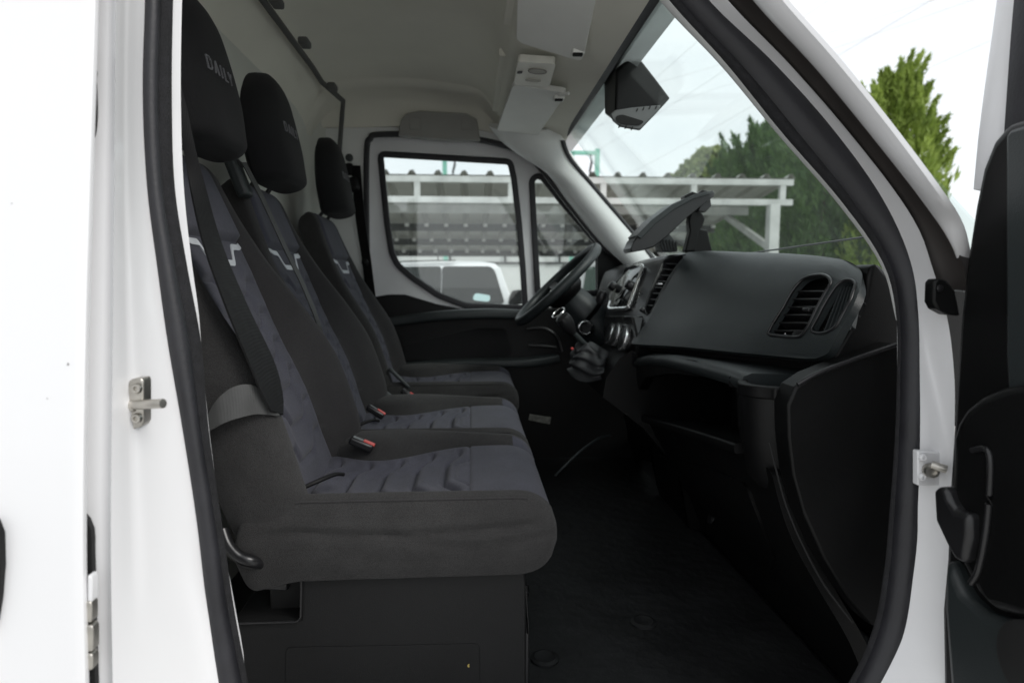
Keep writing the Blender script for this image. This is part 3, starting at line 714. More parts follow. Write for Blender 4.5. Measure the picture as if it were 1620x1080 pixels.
def headrest(parent, yc, scale=1.05):
    ax = Vector((-sin(rad(7)), 0, cos(rad(7)))); nx = Vector((cos(rad(7)), 0, sin(rad(7))))
    base = bpt(yc, 0, .632, .055)
    H = .275
    def hwid(h):
        q = h/H
        lowr = .130+.036*sm(q, 0, .40)
        top = max(0, 1-max(0, (q-.30)/.70)**1.9)**.58; bot = math.sqrt(max(0, 1-max(0, (.07-q)/.07)**2))
        return lowr*top*(.75+.25*bot)
    def thk(h):
        q = h/H; return .062*(1-.30*q)*math.sqrt(max(0.0004, 1-max(0, (q-.72)/.28)**2.2))*(.55+.45*math.sqrt(max(0, 1-max(0, (.09-q)/.09)**2)))
    n = 44; G = []
    hs = [H*(1-cos(math.pi*i/70))/2 for i in range(71)]
    def P(h, a):
        c, s = cos(a), sin(a); e = .62
        y = math.copysign(abs(c)**e, c); d = math.copysign(abs(s)**.8, s)
        dd = d*thk(h)*(1.0 if d > 0 else .75)
        # face: slight hollow with a raised border seam
        bow = .014*sin(math.pi*h/H)
        seam_ = .0022*groove((abs(y)-.72)/.03, 1) if d > 0 else 0
        return base+Vector((0, y*hwid(h)*scale, 0))+ax*h*scale+nx*(dd-seam_+bow*0-.02*(abs(y)**3)*(1 if d > 0 else .3))
    for h in hs: G.append([P(h, 2*math.pi*k/n) for k in range(n)])
    o = grid('headrest', G, [HEADF], parent, False, True, True, None, 60)
    # embroidered lettering on the face
    hh = .021; x0 = .060; sw = .0022; vv, ff = [], []
    def face(y, h):
        hw_ = hwid(h); c = max(-1, min(1, y/hw_)); a = math.acos(math.copysign(abs(c)**(1/.62), c)); p = P(h, a)
        return p
    cx = -.062
    for ch, adv in (('D', .0265), ('A', .0285), ('I', .0145), ('L', .0225), ('Y', .02)):
        for st_ in LET[ch]:
            pp = []
            for (a, b), (c, d) in zip(st_[:-1], st_[1:]):
                for k in range(5): pp.append((a+(c-a)*k/5, b+(d-b)*k/5))
            pp.append(st_[-1])
            for (a, b), (c, d) in zip(pp[:-1], pp[1:]):
                p = Vector((cx+a*.022, .120+b*hh)); q = Vector((cx+c*.022, .120+d*hh)); dirv = (q-p).normalized(); nn = Vector((-dirv.y, dirv.x))*sw/2
                p -= dirv*sw*.3; q += dirv*sw*.3
                k = len(vv)
                for off in (.0022, -.002):
                    for w2 in (p+nn, q+nn, q-nn, p-nn): vv.append(face(w2.x, w2.y)+nx*off)
                ff += [(k, k+1, k+2, k+3), (k+4, k+7, k+6, k+5)]+[(k+i, k+4+i, k+4+(i+1) % 4, k+(i+1) % 4) for i in range(4)]
        cx += adv
    add('lettering', vv, ff, PRINT, o, False)
    for s in (-1, 1):
        tube('headrest_post', [bpt(yc, s*.062, .58, -.02), bpt(yc, s*.062, .64, -.005), base+Vector((0, s*.062, 0))+ax*.05-nx*.005], .0065, BLKMET, o, 10)
        lathe('post_sleeve', bpt(yc, s*.062, .60, -.017), A_, [(.016, 0), (.016, .014), (.011, .022)], PLAST, o, 14)
    return o
def buckle(parent, p, d, red=True):
    d = Vector(d).normalized(); side_ = Vector((0, 1, 0)); up = side_.cross(d)*-1
    R = Matrix((d, side_, d.cross(side_))).transposed()
    b = box('belt_buckle', p, (.054, .025, .018), PLASTS, parent, .005, R)
    box('release_button', Vector(p)+d*.014+R @ Vector((0, 0, .0085)), (.026, .016, .005), RED, b, .0015, R)
    return b
Y1, Y2, Y3 = 1.25, 1.715, 2.44
bench = thing('passenger_bench_seat', (SX+.15, (Y1+Y2)/2, Zr(-.80)), 'double charcoal and navy fabric passenger bench seat near the open door', 'seat')
for yc in (Y1, Y2):
    cushion(bench, yc, .228, True); backrest(bench, yc, .226); headrest(bench, yc)
driver = thing('bucket_seat', (SX+.15, Y3, Zr(-.80)), 'single charcoal fabric driver seat behind the steering wheel by the closed door', 'seat')
cushion(driver, Y3, .235, False, .50); backrest(driver, Y3, .235, wing=.012); headrest(driver, Y3)
box('seat_base', (SX+.22, Y3, Zr(-.655)), (.42, .40, .29), PLAST, driver, .01)
# bench base: plastic skirt with an opening at the back, inner dark box
slab('seat_base', [(476, 905), (832, 905), (832, 1240), (360, 1240), (365, 986), (476, 981)], 'Y', 1.055, .86, PLASTB, bench, .004)
for (du, dv) in ((0, 0),):
    slab('skirt_panel', [(452, 1024), (758, 1018), (762, 1200), (452, 1200)], 'Y', 1.053, .006, PLASTB, bench, .002, rnd=.01)
tube('skirt_edge', [PY(372, 986, 1.052), PY(470, 983, 1.052), PY(476, 976, 1.052), PY(477, 915, 1.052)], .0022, PLASTS, bench, 8)
tube('base_edge', [PY(834, 925, 1.06), PY(834, 1000, 1.06), PY(833, 1150, 1.06)], .0035, PLASTS, bench, 8)
box('inner_frame', (SX+.02, 1.30, Zr(-.56)), (.10, .40, .20), DARKV, bench, .004)
slab('frame_bracket', [(402, 903), (453, 903), (455, 935), (404, 932)], 'Y', 1.085, .03, BLKMET, bench, .003)
tube('recliner_tube', cat([PY(352, 838, 1.03), PY(361, 862, 1.02), PY(378, 880, 1.015), PY(402, 888, 1.02), PY(430, 893, 1.06), PY(460, 894, 1.12)], 6), .010, BLKMET, bench, 14)
chips('paper_scrap', [(741, 1052, .0026)], mat('yellow_paper_scrap', (.35, .27, .08), .8), bench, lambda v: 1.0515)
# belt guide on the bench back between the two seats
gd = box('belt_guide', bpt((Y1+Y2)/2, .040, .640, .018), (.028, .046, .095), PLASTG, bench, .009, Matrix.Rotation(-REC, 3, 'Y'), 3)
box('guide_slot', bpt((Y1+Y2)/2, .040, .668, .030), (.010, .030, .016), DARKV, gd, .003, Matrix.Rotation(-REC, 3, 'Y'))
def ribbon(name, L, R, m, parent, th=.0016, n=6):
    L = cat(L, n); R = cat(R, n); G = []
    for i in range(len(L)):
        a, b = Vector(L[i]), Vector(R[i]); t = Vector(L[min(i+1, len(L)-1)])-Vector(L[max(i-1, 0)]); nn = t.cross(b-a).normalized()*th
        G.append([a+nn, a.lerp(b, .5)+nn*1.6, b+nn, b-nn, a.lerp(b, .5)-nn*.4, a-nn])
    return grid(name, G, m, parent, False, True, True, None, 50)
def PB(u, v, off):
    p0 = bpt(0, 0, 0, .052*1.0+off); d = ray(u, v); return CAM+d*((p0-CAM).dot(N_)/d.dot(N_))
Lk = [(300, -160, .98), (283, -60, .99), (272, 90, 1.02), (283, 180, 1.03), (296, 270, 1.045)]
Rk = [(310, -160, .98), (292, -60, .99), (280, 90, 1.025), (297, 180, 1.04), (318, 270, 1.055)]
L = [PY(*k) for k in Lk]+[PB(u, v, .012) for u, v in ((320, 380), (355, 480), (392, 570), (414, 622), (428, 650))]
R = [PY(*k) for k in Rk]+[PB(u, v, .014) for u, v in ((348, 380), (389, 480), (432, 570), (446, 622), (447, 656))]
ribbon('seat_belt', L, R, BELT, bench)
Tt = [PY(440, 655, 1.045), PY(424, 632, 1.035), PY(405, 612, 1.028), PY(384, 608, 1.015), PY(360, 617, 1.005), PY(338, 640, .998), PY(328, 668, 1.005), PY(331, 700, 1.06)]
Tb = [PY(441, 658, 1.043), PY(424, 656, 1.030), PY(405, 655, 1.018), PY(385, 659, 1.005), PY(362, 666, .995), PY(342, 676, .99), PY(326, 690, 1.0), PY(334, 730, 1.06)]
ribbon('seat_belt', Tt, Tb, BELTG, bench)
# middle belt from the guide
off = (Y1+Y2)/2
L = [bpt(off, .036, .668, .038), bpt(off, .040, .58, .046), bpt(off, .050, .46, .050), bpt(off, .060, .36, .054), bpt(off, .072, .26, .050), bpt(off, .085, .18, .030)]
R = [p+Vector((.007, .009, .002)) for i, p in enumerate(L)]
ribbon('seat_belt', L, R, BELTG, bench)
# buckles between the cushions
buckle(bench, PY(572, 702, 1.36), (.75, .05, -.36)); buckle(bench, PY(594, 651, 1.76), (.6, 0, -.4))
buckle(driver, PY(646, 624, 2.06), (.75, 0, -.5))
box('buckle_stalk', PY(606, 618, 2.02), (.15, .020, .012), PLASTG, bench, .004, Matrix.Rotation(rad(38), 3, 'Y'))
box('buckle_stalk', PY(632, 598, 2.22), (.10, .020, .012), PLASTG, driver, .004, Matrix.Rotation(rad(45), 3, 'Y'))
slab('care_tag', [(555, 540), (562, 541), (567, 556), (560, 555)], 'Y', 2.195, .002, WPRINT, driver)
# driver belt on the far B pillar
dbl = thing('driver_seat_belt', (SX-.1, 2.72, Zr(-.6)), 'black belt hanging on the pillar behind the driver seat', 'seat belt')
ribbon('webbing', [PY(556, 262, 2.72), PY(562, 340, 2.72), PY(574, 420, 2.72), PY(585, 520, 2.70)], [PY(570, 262, 2.70), PY(577, 340, 2.70), PY(588, 420, 2.70), PY(600, 520, 2.68)], BELT, dbl)
box('belt_anchor', PY(558, 292, 2.70), (.05, .04, .06), PLAST, dbl, .012, Matrix.Rotation(rad(-15), 3, 'Y'))
box('adjuster', PY(553, 268, 2.73), (.03, .03, .05), PLAST, dbl, .008)
lathe('anchor_bolt', PY(553, 250, 2.74), (0, -1, 0), [(.016, 0), (.016, .01), (.01, .014)], PLASTG, dbl, 16)
lathe('belt_stop', PY(578, 415, 2.69), (0, -1, 0), [(.014, 0), (.014, .012), (.009, .016)], PLAST, dbl, 14)
# ================================================================== DASHBOARD
dash = thing('dashboard', (.7, 1.9, Zr(-.80)), 'black and charcoal plastic dashboard with air vents, glovebox panel and open shelf', 'dashboard')
DK = [(.97, .652, -.030, .612, -.128), (1.03, .664, -.004, .608, -.133), (1.10, .672, .026, .603, -.138), (1.20, .682, .040, .590, -.146), (1.35, .690, .052, .565, -.158), (1.65, .692, .070, .525, -.178), (1.93, .690, .086, .490, -.195), (2.04, .655, .086, .488, -.198), (2.12, .622, .080, .486, -.20), (2.35, .608, .070, .484, -.20), (2.55, .63, .05, .49, -.20), (2.80, .66, .05, .50, -.20)]
def FS(Y, b, d=0.0):
    """dash face: b 0 at the lower edge, 1 at the crest, 2 at the windscreen; d = depth below the face"""
    cx, cz, bx, bz = interp(DK, Y); B = Vector((bx, Y, Zr(bz))); Cc = Vector((cx, Y, Zr(cz))); W = Vector((1.0, Y, Zr(cz-.02)))
    nrm = Vector((-(cz-bz), 0, (cx-bx))).normalized()
    def lin(q):
        if q <= 1: return B.lerp(Cc, q)+nrm*(.014*sin(math.pi*max(0, min(1, q))))
        return Cc.lerp(W, q-1)+Vector((0, 0, .010*sin(math.pi*min(1, q-1))))
    r = .16
    if 1-r < b < 1+r*.35:
        t = (b-(1-r))/(r*1.35); p = (1-t)**2*lin(1-r)+2*t*(1-t)*lin(1.0)+t*t*lin(1+r*.35)
        n2 = nrm.lerp(Vector((0, 0, 1)), t).normalized()
    else: p = lin(b); n2 = nrm if b <= 1 else Vector((0, 0, 1))
    return p-n2*d
def proj(p):
    d = p-CAM; z = d.dot(Fv); return (810+FP*d.dot(Rv)/z, 540-FP*d.dot(Uv)/z)
def onF(u, v):
    best = None
    Y, b = 1.6, .5; sy, sb = .5, .4
    cand = [(.98+.04*i, -.2+.05*j) for i in range(40) for j in range(28)]
    e = lambda q: (lambda r: (r[0]-u)**2+(r[1]-v)**2)(proj(FS(*q)))
    q = min(cand, key=e); s = .04
    for _ in range(40):
        c = [(q[0]+dx*s, q[1]+db*s) for dx in (-1, 0, 1) for db in (-1, 0, 1)]; n = min(c, key=e)
        if n == q: s *= .6
        q = n
    return q
def fmap(Y, b, d): return FS(Y, b, d)
_sl = sub_len
# core of the dash behind the face (dark), set back so vents have depth
G = []
for Y in np.linspace(1.05, 2.80, 36):
    row = [FS(Y, b, .045) for b in (.04, .3, .6, .85, .95)]+[FS(Y, b, .02) for b in (1.05, 1.3, 1.7, 1.98)]
    row += [Vector((1.0, Y, Zr(-.25))), Vector((.72, Y, Zr(-.26)))]; G.append(row)
grid('dash_core', G, DARKV, dash, False, True, True)
# main face panel with holes for the two near vents
PAN = [(1102, 397), (1200, 402), (1290, 409), (1338, 417), (1360, 430), (1366, 446), (1360, 474), (1342, 510), (1320, 552), (1306, 565), (1280, 569), (1200, 562), (1090, 551), (1010, 546), (1003, 540), (1030, 505), (1065, 440), (1085, 408)]
V1 = [(1233, 533), (1222, 531), (1221, 524), (1243, 488), (1262, 456), (1278, 442), (1300, 437), (1314, 440), (1319, 448), (1312, 463), (1290, 505), (1278, 526), (1266, 535)]
V2 = [(1294, 528), (1288, 522), (1300, 500), (1322, 462), (1332, 450), (1346, 446), (1355, 450), (1356, 460), (1348, 482), (1332, 512), (1320, 524), (1306, 529)]
pan2 = cat([onF(*p) for p in PAN], 3, True); v12 = cat([onF(*p) for p in V1], 3, True); v22 = cat([onF(*p) for p in V2], 3, True)
plate('face_panel', pan2, [v12, v22], lambda Y, b, d: FS(Y, b, d-.006), .014, PLASTG, dash, 4, .004, seg=2)
def ring(name, loop2, r, m, parent, d=-.006, closed=True):
    return tube(name, [FS(Y, b, d) for Y, b in loop2], r, m, parent, 8, closed, (.7, .1, .7))
ventA = ring('vent', v12, .0035, PLASTS, dash); ventB = ring('vent', v22, .0030, PLASTS, dash)
# vent A: louvres across the opening + slider + thumbwheel
def slat(name, pa, pb, wd, th, m, parent, d):
    a = FS(*pa, d); b = FS(*pb, d); t = (b-a).normalized(); nn = Vector((-.8, 0, .55)); s = t.cross(nn).normalized()
    v = [a+nn*wd, b+nn*wd, b-nn*wd, a-nn*wd]; v = [p+s*th for p in v]+[p-s*th for p in v]
    return add(name, v, [(0, 1, 2, 3), (7, 6, 5, 4), (0, 4, 5, 1), (1, 5, 6, 2), (2, 6, 7, 3), (3, 7, 4, 0)], m, parent, False, None, .0008)
for k in range(6):
    v = 460+12.5*k; ul = 1262-(v-456)*.60; ur = 1311-(v-460)*.50
    slat('louvre', onF(ul, v), onF(ur, v+1), .010, .0016, PLASTS, ventA, .012)
box('louvre_slider', FS(*onF(1279, 490), .0), (.014, .024, .007), PLASTS, ventA, .002)
lathe('thumbwheel', FS(*onF(1258, 529), .012), (0, 1, .1), [(.012, -.012), (.013, -.01), (.013, .01), (.012, .012)], PLAST, ventA, 18)
for wm_ in [(1242, 528, .0014), (1267, 529, .0016)]: chips('white_mark', [wm_], WPRINT, ventA, lambda v: (FS(*onF(1250, 528), -.002)).y-.02)
for k in range(6):
    du = 8*k; a = (1301+du*.95, 523-2*k); b = (1331+du*.55, 453-1*k) if False else (1328+du*.62, 455-1.2*k)
    slat('vane', onF(*a), onF(*b), .008, .0013, PLASTG, ventB, .010)
for k in range(3):
    v = 470+20*k; slat('louvre', onF(1320-(v-470)*.55, v), onF(1350-(v-470)*.45, v+1), .006, .0012, PLASTS, ventB, .020)
# end cap of the dash towards the door
slab('dash_end', [(1374, 436), (1380, 418), (1392, 418), (1408, 438), (1424, 490), (1437, 560), (1437, 650), (1290, 650), (1312, 576), (1352, 508), (1369, 470)], 'Y', 1.045, .06, PLAST, dash, .010, seg=3)
# centre stack (radio + centre vents), and driver's cluster hood
STK = [(1095, 396), (1082, 408), (1062, 440), (1030, 503), (1004, 538), (962, 528), (957, 505), (968, 470), (985, 430), (1002, 412), (1030, 402), (1060, 396)]
stk2 = cat([onF(*p) for p in STK], 3, True)
CV = [(1088, 404), (1055, 412), (1046, 425), (1030, 462), (1022, 490), (1030, 495), (1060, 440), (1080, 412)]
cv2 = cat([onF(*p) for p in CV], 3, True)
plate('centre_stack', stk2, [cv2], lambda Y, b, d: FS(Y, b, d-.003), .03, PLASTS, dash, 3, .003)
cvent = ring('vent', cv2, .003, PLASTS, dash, -.003)
for k in range(8):
    v = 416+9.5*k; slat('louvre', onF(1052-(v-416)*.42, v), onF(1076-(v-416)*.55, v+1), .010, .0018, PLASTS, cvent, .010)
box('louvre_slider', FS(*onF(1044, 450), -.002), (.012, .030, .006), CHROME, cvent, .002)
rq = [onF(*p) for p in ((985, 428), (1024, 423), (999, 490), (969, 491))]
radio = plate('radio', rounded(rq, .012, 3), [], lambda Y, b, d: FS(Y, b, d-.010), .02, SCREEN, dash, 2, .003)
sweep('chrome_frame', [FS(Y, b, -.012) for Y, b in rounded(rq, .03, 4)], rect(.006, .005, .002), CHROME, radio, (.7, 0, .7), True)
ins = [(rq[0][0]*.8+rq[2][0]*.2, rq[0][1]*.8+rq[2][1]*.2), (rq[1][0]*.8+rq[3][0]*.2, rq[1][1]*.8+rq[3][1]*.2), (rq[2][0]*.8+rq[0][0]*.2, rq[2][1]*.8+rq[0][1]*.2), (rq[3][0]*.8+rq[1][0]*.2, rq[3][1]*.8+rq[1][1]*.2)]
plate('screen', ins, [], lambda Y, b, d: FS(Y, b, d-.013), .004, PIANO, radio, 0, .001)
for (u, v) in ((977, 457), (1005, 456)):
    lathe('radio_knob', FS(*onF(u, v), -.012), (-.83, 0, .55), [(.017, 0), (.017, .014), (.015, .022), (.012, .024)], PLASTS, radio, 18)
lathe('volume_knob', FS(*onF(1020, 492), -.004), (-.83, 0, .55), [(.009, 0), (.009, .010), (.007, .013)], PLASTS, dash, 14)
# HVAC dials with chrome rings
for u, v in ((969, 529), (979, 531), (991, 537)):
    p = PX(u, v, .49); dl = lathe('climate_dial', p, (-.95, 0, .3), [(.034, -.01), (.034, .010), (.031, .018), (.020, .020)], PLASTS, dash, 26)
    lathe('dial_ring', p, (-.95, 0, .3), [(.036, .002), (.0385, .008), (.0375, .014), (.034, .015), (.033, .006)], CHROME, dl, 30)
slab('climate_panel', [(955, 500), (1000, 500), (1010, 545), (996, 590), (955, 580)], 'X', .50, .06, PLASTS, dash, .006)
# tray gap under the face and the lower body
def lowX(z):
    return interp([(-.85, .76), (-.65, .68), (-.555, .622), (-.45, .562), (-.36, .53), (-.30, .517), (-.2, .512)], z)[0]
def lowpt(Y, z, d=0): return Vector((lowX(z)+.02*sm(Y, 1.3, 1.03)*0+d, Y, Zr(z)))
def mL(u, v):                                            # photo pixel on the lower face
    d = ray(u, v); best = None; lo, hi = .6, 3.2
    f = lambda s: (CAM+d*s).x-lowX((CAM+d*s).z-CAMZ)
    for _ in range(60):
        m_ = (lo+hi)/2
        if f(m_) > 0: hi = m_
        else: lo = m_
    p = CAM+d*lo; return (p.y, p.z-CAMZ)
LOW = [mL(*p) for p in ((1245, 612), (1180, 592), (1100, 570), (1040, 562), (1010, 567), (992, 590), (985, 650), (988, 720))]
Lq = [(1.045, -.33), (1.165, -.33), (1.18, -.205)]+LOW[2:]+[(2.02, -.62), (1.95, -.80), (1.045, -.80)]
CAVp = [(1013, 610), (1020, 597), (1060, 590), (1120, 597), (1160, 607), (1172, 622), (1180, 708), (1150, 700), (1060, 672), (1004, 657)]
cav = rounded([mL(*p) for p in CAVp], .02, 3)
plate('lower_panel', rounded(Lq, .015, 3), [cav], lambda Y, z, d: lowpt(Y, z, d), .03, PLAST, dash, 4, .006, seg=3)
# shelf cavity: floor, back and sides
cb = [Vector((.80, 1.12, 0)), Vector((.80, 2.02, 0))]
box('shelf_back', (.84, 1.60, Zr(-.36)), (.03, .98, .40), DARKV, dash, .004)
G = [[lowpt(Y, zf, .012), Vector((.83, Y, Zr(zf-.03))), Vector((.83, Y, Zr(zf-.045))), lowpt(Y, zf-.016, .012)] for Y, zf in ((1.12, -.325), (1.5, -.365), (2.02, -.44))]
grid('shelf_floor', G, PLASTG, dash, False, True, True)
for (Y, z0, z1) in ((2.035, -.255, -.45), (1.185, -.20, -.34)):
    G = [[Vector((x, Y, Zr(z0))), Vector((x, Y, Zr(z1))), Vector((x, Y+.02, Zr(z1))), Vector((x, Y+.02, Zr(z0)))] for x in (.545, .83)]
    grid('shelf_side', G, PLASTG, dash, False, True, True)
lipP = [lowpt(*mL(u, v), -.008) for u, v in ((996, 656), (1010, 658), (1060, 672), (1120, 690), (1178, 709))]
sweep('shelf_lip', cat(lipP, 5), rect(.012, .010, .006), PLAST, dash, (0, 0, 1))
# ledge on top of the lower panel with rounded nose
ldg = []
for (u, v) in ((1001, 566), (1030, 560), (1060, 562), (1110, 572), (1150, 582), (1180, 592)):
    Y, z = mL(u, v); ldg.append((Y, z))
G = []
for Y, z in ldg:
    bx, bz = interp(DK, Y)[2:]
    G.append([Vector((lowX(z)+.05, Y, Zr(z-.035))), Vector((lowX(z)-.004, Y, Zr(z-.030))), Vector((lowX(z)-.010, Y, Zr(z-.018))), Vector((lowX(z)-.004, Y, Zr(z-.004))), Vector((lowX(z)+.012, Y, Zr(z+.002))), Vector((lowX(z)+.06, Y, Zr(z))), Vector((.78, Y, Zr(z-.002))), Vector((.78, Y, Zr(z-.03)))])
grid('shelf_ledge', G, PLASTG, dash, False, True, True, sharp=60)
# cup holder at the near corner
chx, chy, chz = .568, 1.105, -.185
cup = lathe('cup_holder', (chx, chy, Zr(chz-.16)), (0, 0, 1), [(.034, -.03), (.050, -.01), (.062, .06), (.068, .145), (.066, .158), (.056, .160), (.050, .150), (.044, .05), (.0, .05)], PLAST, dash, 40, 1.15, (1, 0, 0))
lathe('cup_floor', (chx, chy, Zr(chz-.11)), (0, 0, 1), [(.042, 0), (.042, .004)], DARKV, cup, 24)
lo_ = [(.78, 1.04), (.78, 1.21), (.52, 1.21), (.50, 1.19)]+[(chx+.071*1.15*cos(a), chy+.071*sin(a)) for a in np.linspace(math.pi*.72, math.pi*1.28, 9)]+[(.52, 1.04)]
hole_ = [(chx+.055*1.15*cos(6.283*k/32), chy+.055*sin(6.283*k/32)) for k in range(32)]
plate('cup_ledge', lo_, [hole_], lambda x, y, d: (x, y, Zr(chz+.002+.05*(x-.5))-d), .022, PLAST, dash, 0, .006, seg=3)
# knee lid lines and lower glovebox lid
KN = [mL(*p) for p in ((1015, 712), (1070, 725), (1130, 742), (1178, 762), (1188, 775), (1205, 820), (1228, 880))]
kq = [KN[0]]+KN[1:]+[(1.35, -.66), (1.95, -.66)]
plate('knee_lid', rounded(kq, .02, 3), [], lambda Y, z, d: lowpt(Y, z, d-.007), .012, PLAST, dash, 4, .003)
lathe('lid_catch', lowpt(*mL(1130, 820), -.008), (-.9, 0, .3), [(.016, 0), (.015, .006), (.006, .008)], PLASTS, dash, 16)
# big flat side panel facing the door opening
SP = [(1258, 612), (1285, 594), (1330, 576), (1380, 558), (1422, 543), (1440, 560), (1438, 760), (1420, 930), (1385, 992), (1372, 985), (1340, 945), (1302, 882), (1272, 815), (1254, 750), (1247, 690), (1246, 640)]
slab('side_panel', SP, 'Y', .995, .05, PLAST, dash, .012, seg=3)
tube('panel_highlight_edge', cat([PY(1262, 608, .992), PY(1290, 592, .990), PY(1335, 574, .990), PY(1380, 558, .990), PY(1418, 545, .990)], 4), .004, PLASTS, dash)
tube('panel_seam', cat([lowpt(*mL(u, v), -.001) for u, v in ((1218, 700), (1228, 740), (1245, 800), (1270, 860), (1305, 925), (1350, 985))], 5), .0018, DARKV, dash)
# cluster hood far side
G = []
for Y in np.linspace(2.44, 2.76, 12):
    k = 1-abs((Y-2.60)/.16)**4; h = .025*k
    G.append([Vector((.56, Y, Zr(-.14))), Vector((.56, Y, Zr(-.04+h))), Vector((.58, Y, Zr(.02+h))), Vector((.64, Y, Zr(.045+h))), Vector((.80, Y, Zr(.05))), Vector((.80, Y, Zr(-.14)))])
grid('cluster_hood', G, PLAST, dash, False, True, True, sharp=50)
# centre console under the gear lever
G = []
for Y in np.linspace(1.93, 2.26, 8):
    G.append([Vector((x, Y, Zr(z))) for x, z in ((.42, -.30), (.41, -.36), (.54, -.46), (.66, -.60), (.70, -.80), (.9, -.80), (.9, -.20), (.52, -.20), (.46, -.24))])
grid('centre_console', G, PLAST, dash, False, True, True, sharp=40)
slab('floor_sticker', [(838, 655), (872, 660), (870, 671), (836, 664)], 'Y', 2.10, .004, mat('worn_grey_label', (.07, .07, .062), .8, var=(60, .6)), van)
# ------------------------------------------------------------------ steering wheel
SWc = Vector((.335, 2.44, Zr(-.012))); e1 = Vector((.72, 0, .694)); e2 = Vector((0, 1, 0)); nw = Vector((-.694, 0, .72))
sw = thing('steering_wheel', SWc, 'black steering wheel seen edge-on in front of the driver seat', 'steering wheel')
RAD = .205
rim = [SWc+e1*RAD*cos(2*math.pi*k/64)+e2*RAD*sin(2*math.pi*k/64) for k in range(64)]
sweep('rim', rim, circ(.0155, 14, .0185), PLASTG, sw, nw, True)
lathe('hub', SWc-nw*.055, nw, [(.055, -.02), (.075, .0), (.082, .02), (.078, .042), (.05, .052), (.0, .054)], PLAST, sw, 32)
for a in (math.pi/2, -math.pi/2, math.pi*.88, -math.pi*.88):
    dv = e1*cos(a)+e2*sin(a); sweep('spoke', [SWc-nw*.035+dv*.05, SWc-nw*.022+dv*.12, SWc-nw*.004+dv*.20], rect(.018, .009, .005), PLASTS if abs(a) < 2 else PLAST, sw, nw)
col = lathe('column_shroud', SWc-nw*.06, -nw, [(.05, 0), (.062, .02), (.072, .10), (.078, .24), (.06, .30)], PLASTG, sw, 26, 1.0)
tube('indicator_stalk', cat([PY(930, 505, 2.35), PY(944, 488, 2.30), PY(952, 474, 2.28)], 4), .009, PLAST, sw)
lathe('stalk_tip', PY(948, 480, 2.285), (.15, -.1, .55), [(.012, 0), (.017, .012), (.017, .04), (.012, .048)], PLASTS, sw, 16)
lathe('ignition_switch', PY(926, 518, 2.33), (-.4, -.8, .2), [(.030, -.02), (.030, .006), (.026, .012), (.016, .012), (.014, .004)], PLASTS, sw, 22)
tube('ignition_ring', [PY(926, 518, 2.31)+Vector((.026*cos(6.283*k/24), -.004+.008*cos(6.283*k/24), .024*sin(6.283*k/24))) for k in range(24)], .0022, CHROME, sw, 6, True)
# ------------------------------------------------------------------ gear lever
gl = thing('gear_lever', (.42, 2.08, Zr(-.35)), 'black gear lever with chrome trimmed knob and folded leather gaiter', 'gear lever')
a = PY(886, 498, 2.06); b = PY(908, 527, 2.08); c = PY(926, 545, 2.09)
lathe('knob', b, (a-b), [(.010, 0), (.016, .012), (.024, .035), (.027, .055), (.024, .072), (.012, .080)], PLASTS, gl, 24)
tube('knob_ring', [a+(a-b).normalized()*.010+((a-b).normalized().orthogonal().normalized()*cos(6.283*k/24)+(a-b).normalized().cross((a-b).normalized().orthogonal().normalized())*sin(6.283*k/24))*.0235 for k in range(24)], .0022, CHROME, gl, 6, True)
tube('shaft', [b, c], .0095, PLASTG, gl, 12)
LEA = mat('black_leather', (.026, .027, .029), .5, bump=('noise', 120, .3, .002), var=(20, .2))
G = []; cbase = PY(944, 592, 2.10)
for i in range(22):
    t = i/21; p = c.lerp(cbase, t); row = []
    for k in range(40):
        an = 6.283*k/40; r = .026+.078*t**.7; r *= 1+.16*sin(5*an+4*t)*sin(math.pi*min(1, t*1.1))+.10*sin(t*22+2*sin(an))*(t > .1)
        row.append(p+Vector((r*cos(an)*.9, r*sin(an), .010*sin(3*an+5*t))))
    G.append(row)
grid('gaiter', G, LEA, gl, False, True, True, sharp=80)
lathe('red_lock_ring', PY(905, 551, 2.06), (0, -1, 0), [(.0045, 0), (.0045, .004), (.002, .005)], RED, gl, 12)
# ------------------------------------------------------------------ phone / tablet cradle on the dash top
cr_ = thing('tablet_cradle', PY(1060, 400, 2.06), 'folded black tablet cradle standing open on the dashboard top', 'tablet holder')
slab('clamp_plate', [(997, 394), (1003, 381), (1012, 369), (1032, 350), (1065, 326), (1100, 310), (1131, 303), (1130, 311), (1108, 327), (1085, 346), (1058, 372), (1034, 391), (1018, 396), (1000, 399)], 'Y', 2.0, .10, PLASTS, cr_, .003, seg=2)
slab('clamp_rim', [(1007, 373), (1031, 348), (1064, 323), (1100, 307), (1128, 301), (1129, 305), (1101, 313), (1069, 330), (1037, 354), (1014, 378)], 'Y', 1.992, .116, PLASTG, cr_, .002)
slab('clamp_tip', [(1082, 318), (1084, 309), (1096, 303), (1104, 306), (1112, 300), (1122, 303), (1118, 312), (1100, 316)], 'Y', 2.02, .04, PLAST, cr_, .004)
slab('support_arm', [(1094, 332), (1112, 338), (1116, 346), (1112, 358), (1106, 366), (1100, 398), (1084, 398), (1092, 366), (1090, 350)], 'Y', 2.02, .035, PLAST, cr_, .004)
slab('arm_bracket', [(1106, 362), (1120, 364), (1124, 384), (1128, 400), (1092, 400), (1098, 380)], 'Y', 2.05, .06, PLAST, cr_, .004)
slab('clamp_lug', [(1112, 316), (1124, 312), (1126, 326), (1116, 336), (1104, 334)], 'Y', 2.01, .05, PLASTS, cr_, .003)
rb = slab('ribbed_foot', [(1042, 380), (1056, 366), (1068, 380), (1072, 398), (1048, 398)], 'Y', 2.03, .07, PLASTG, cr_, .003)
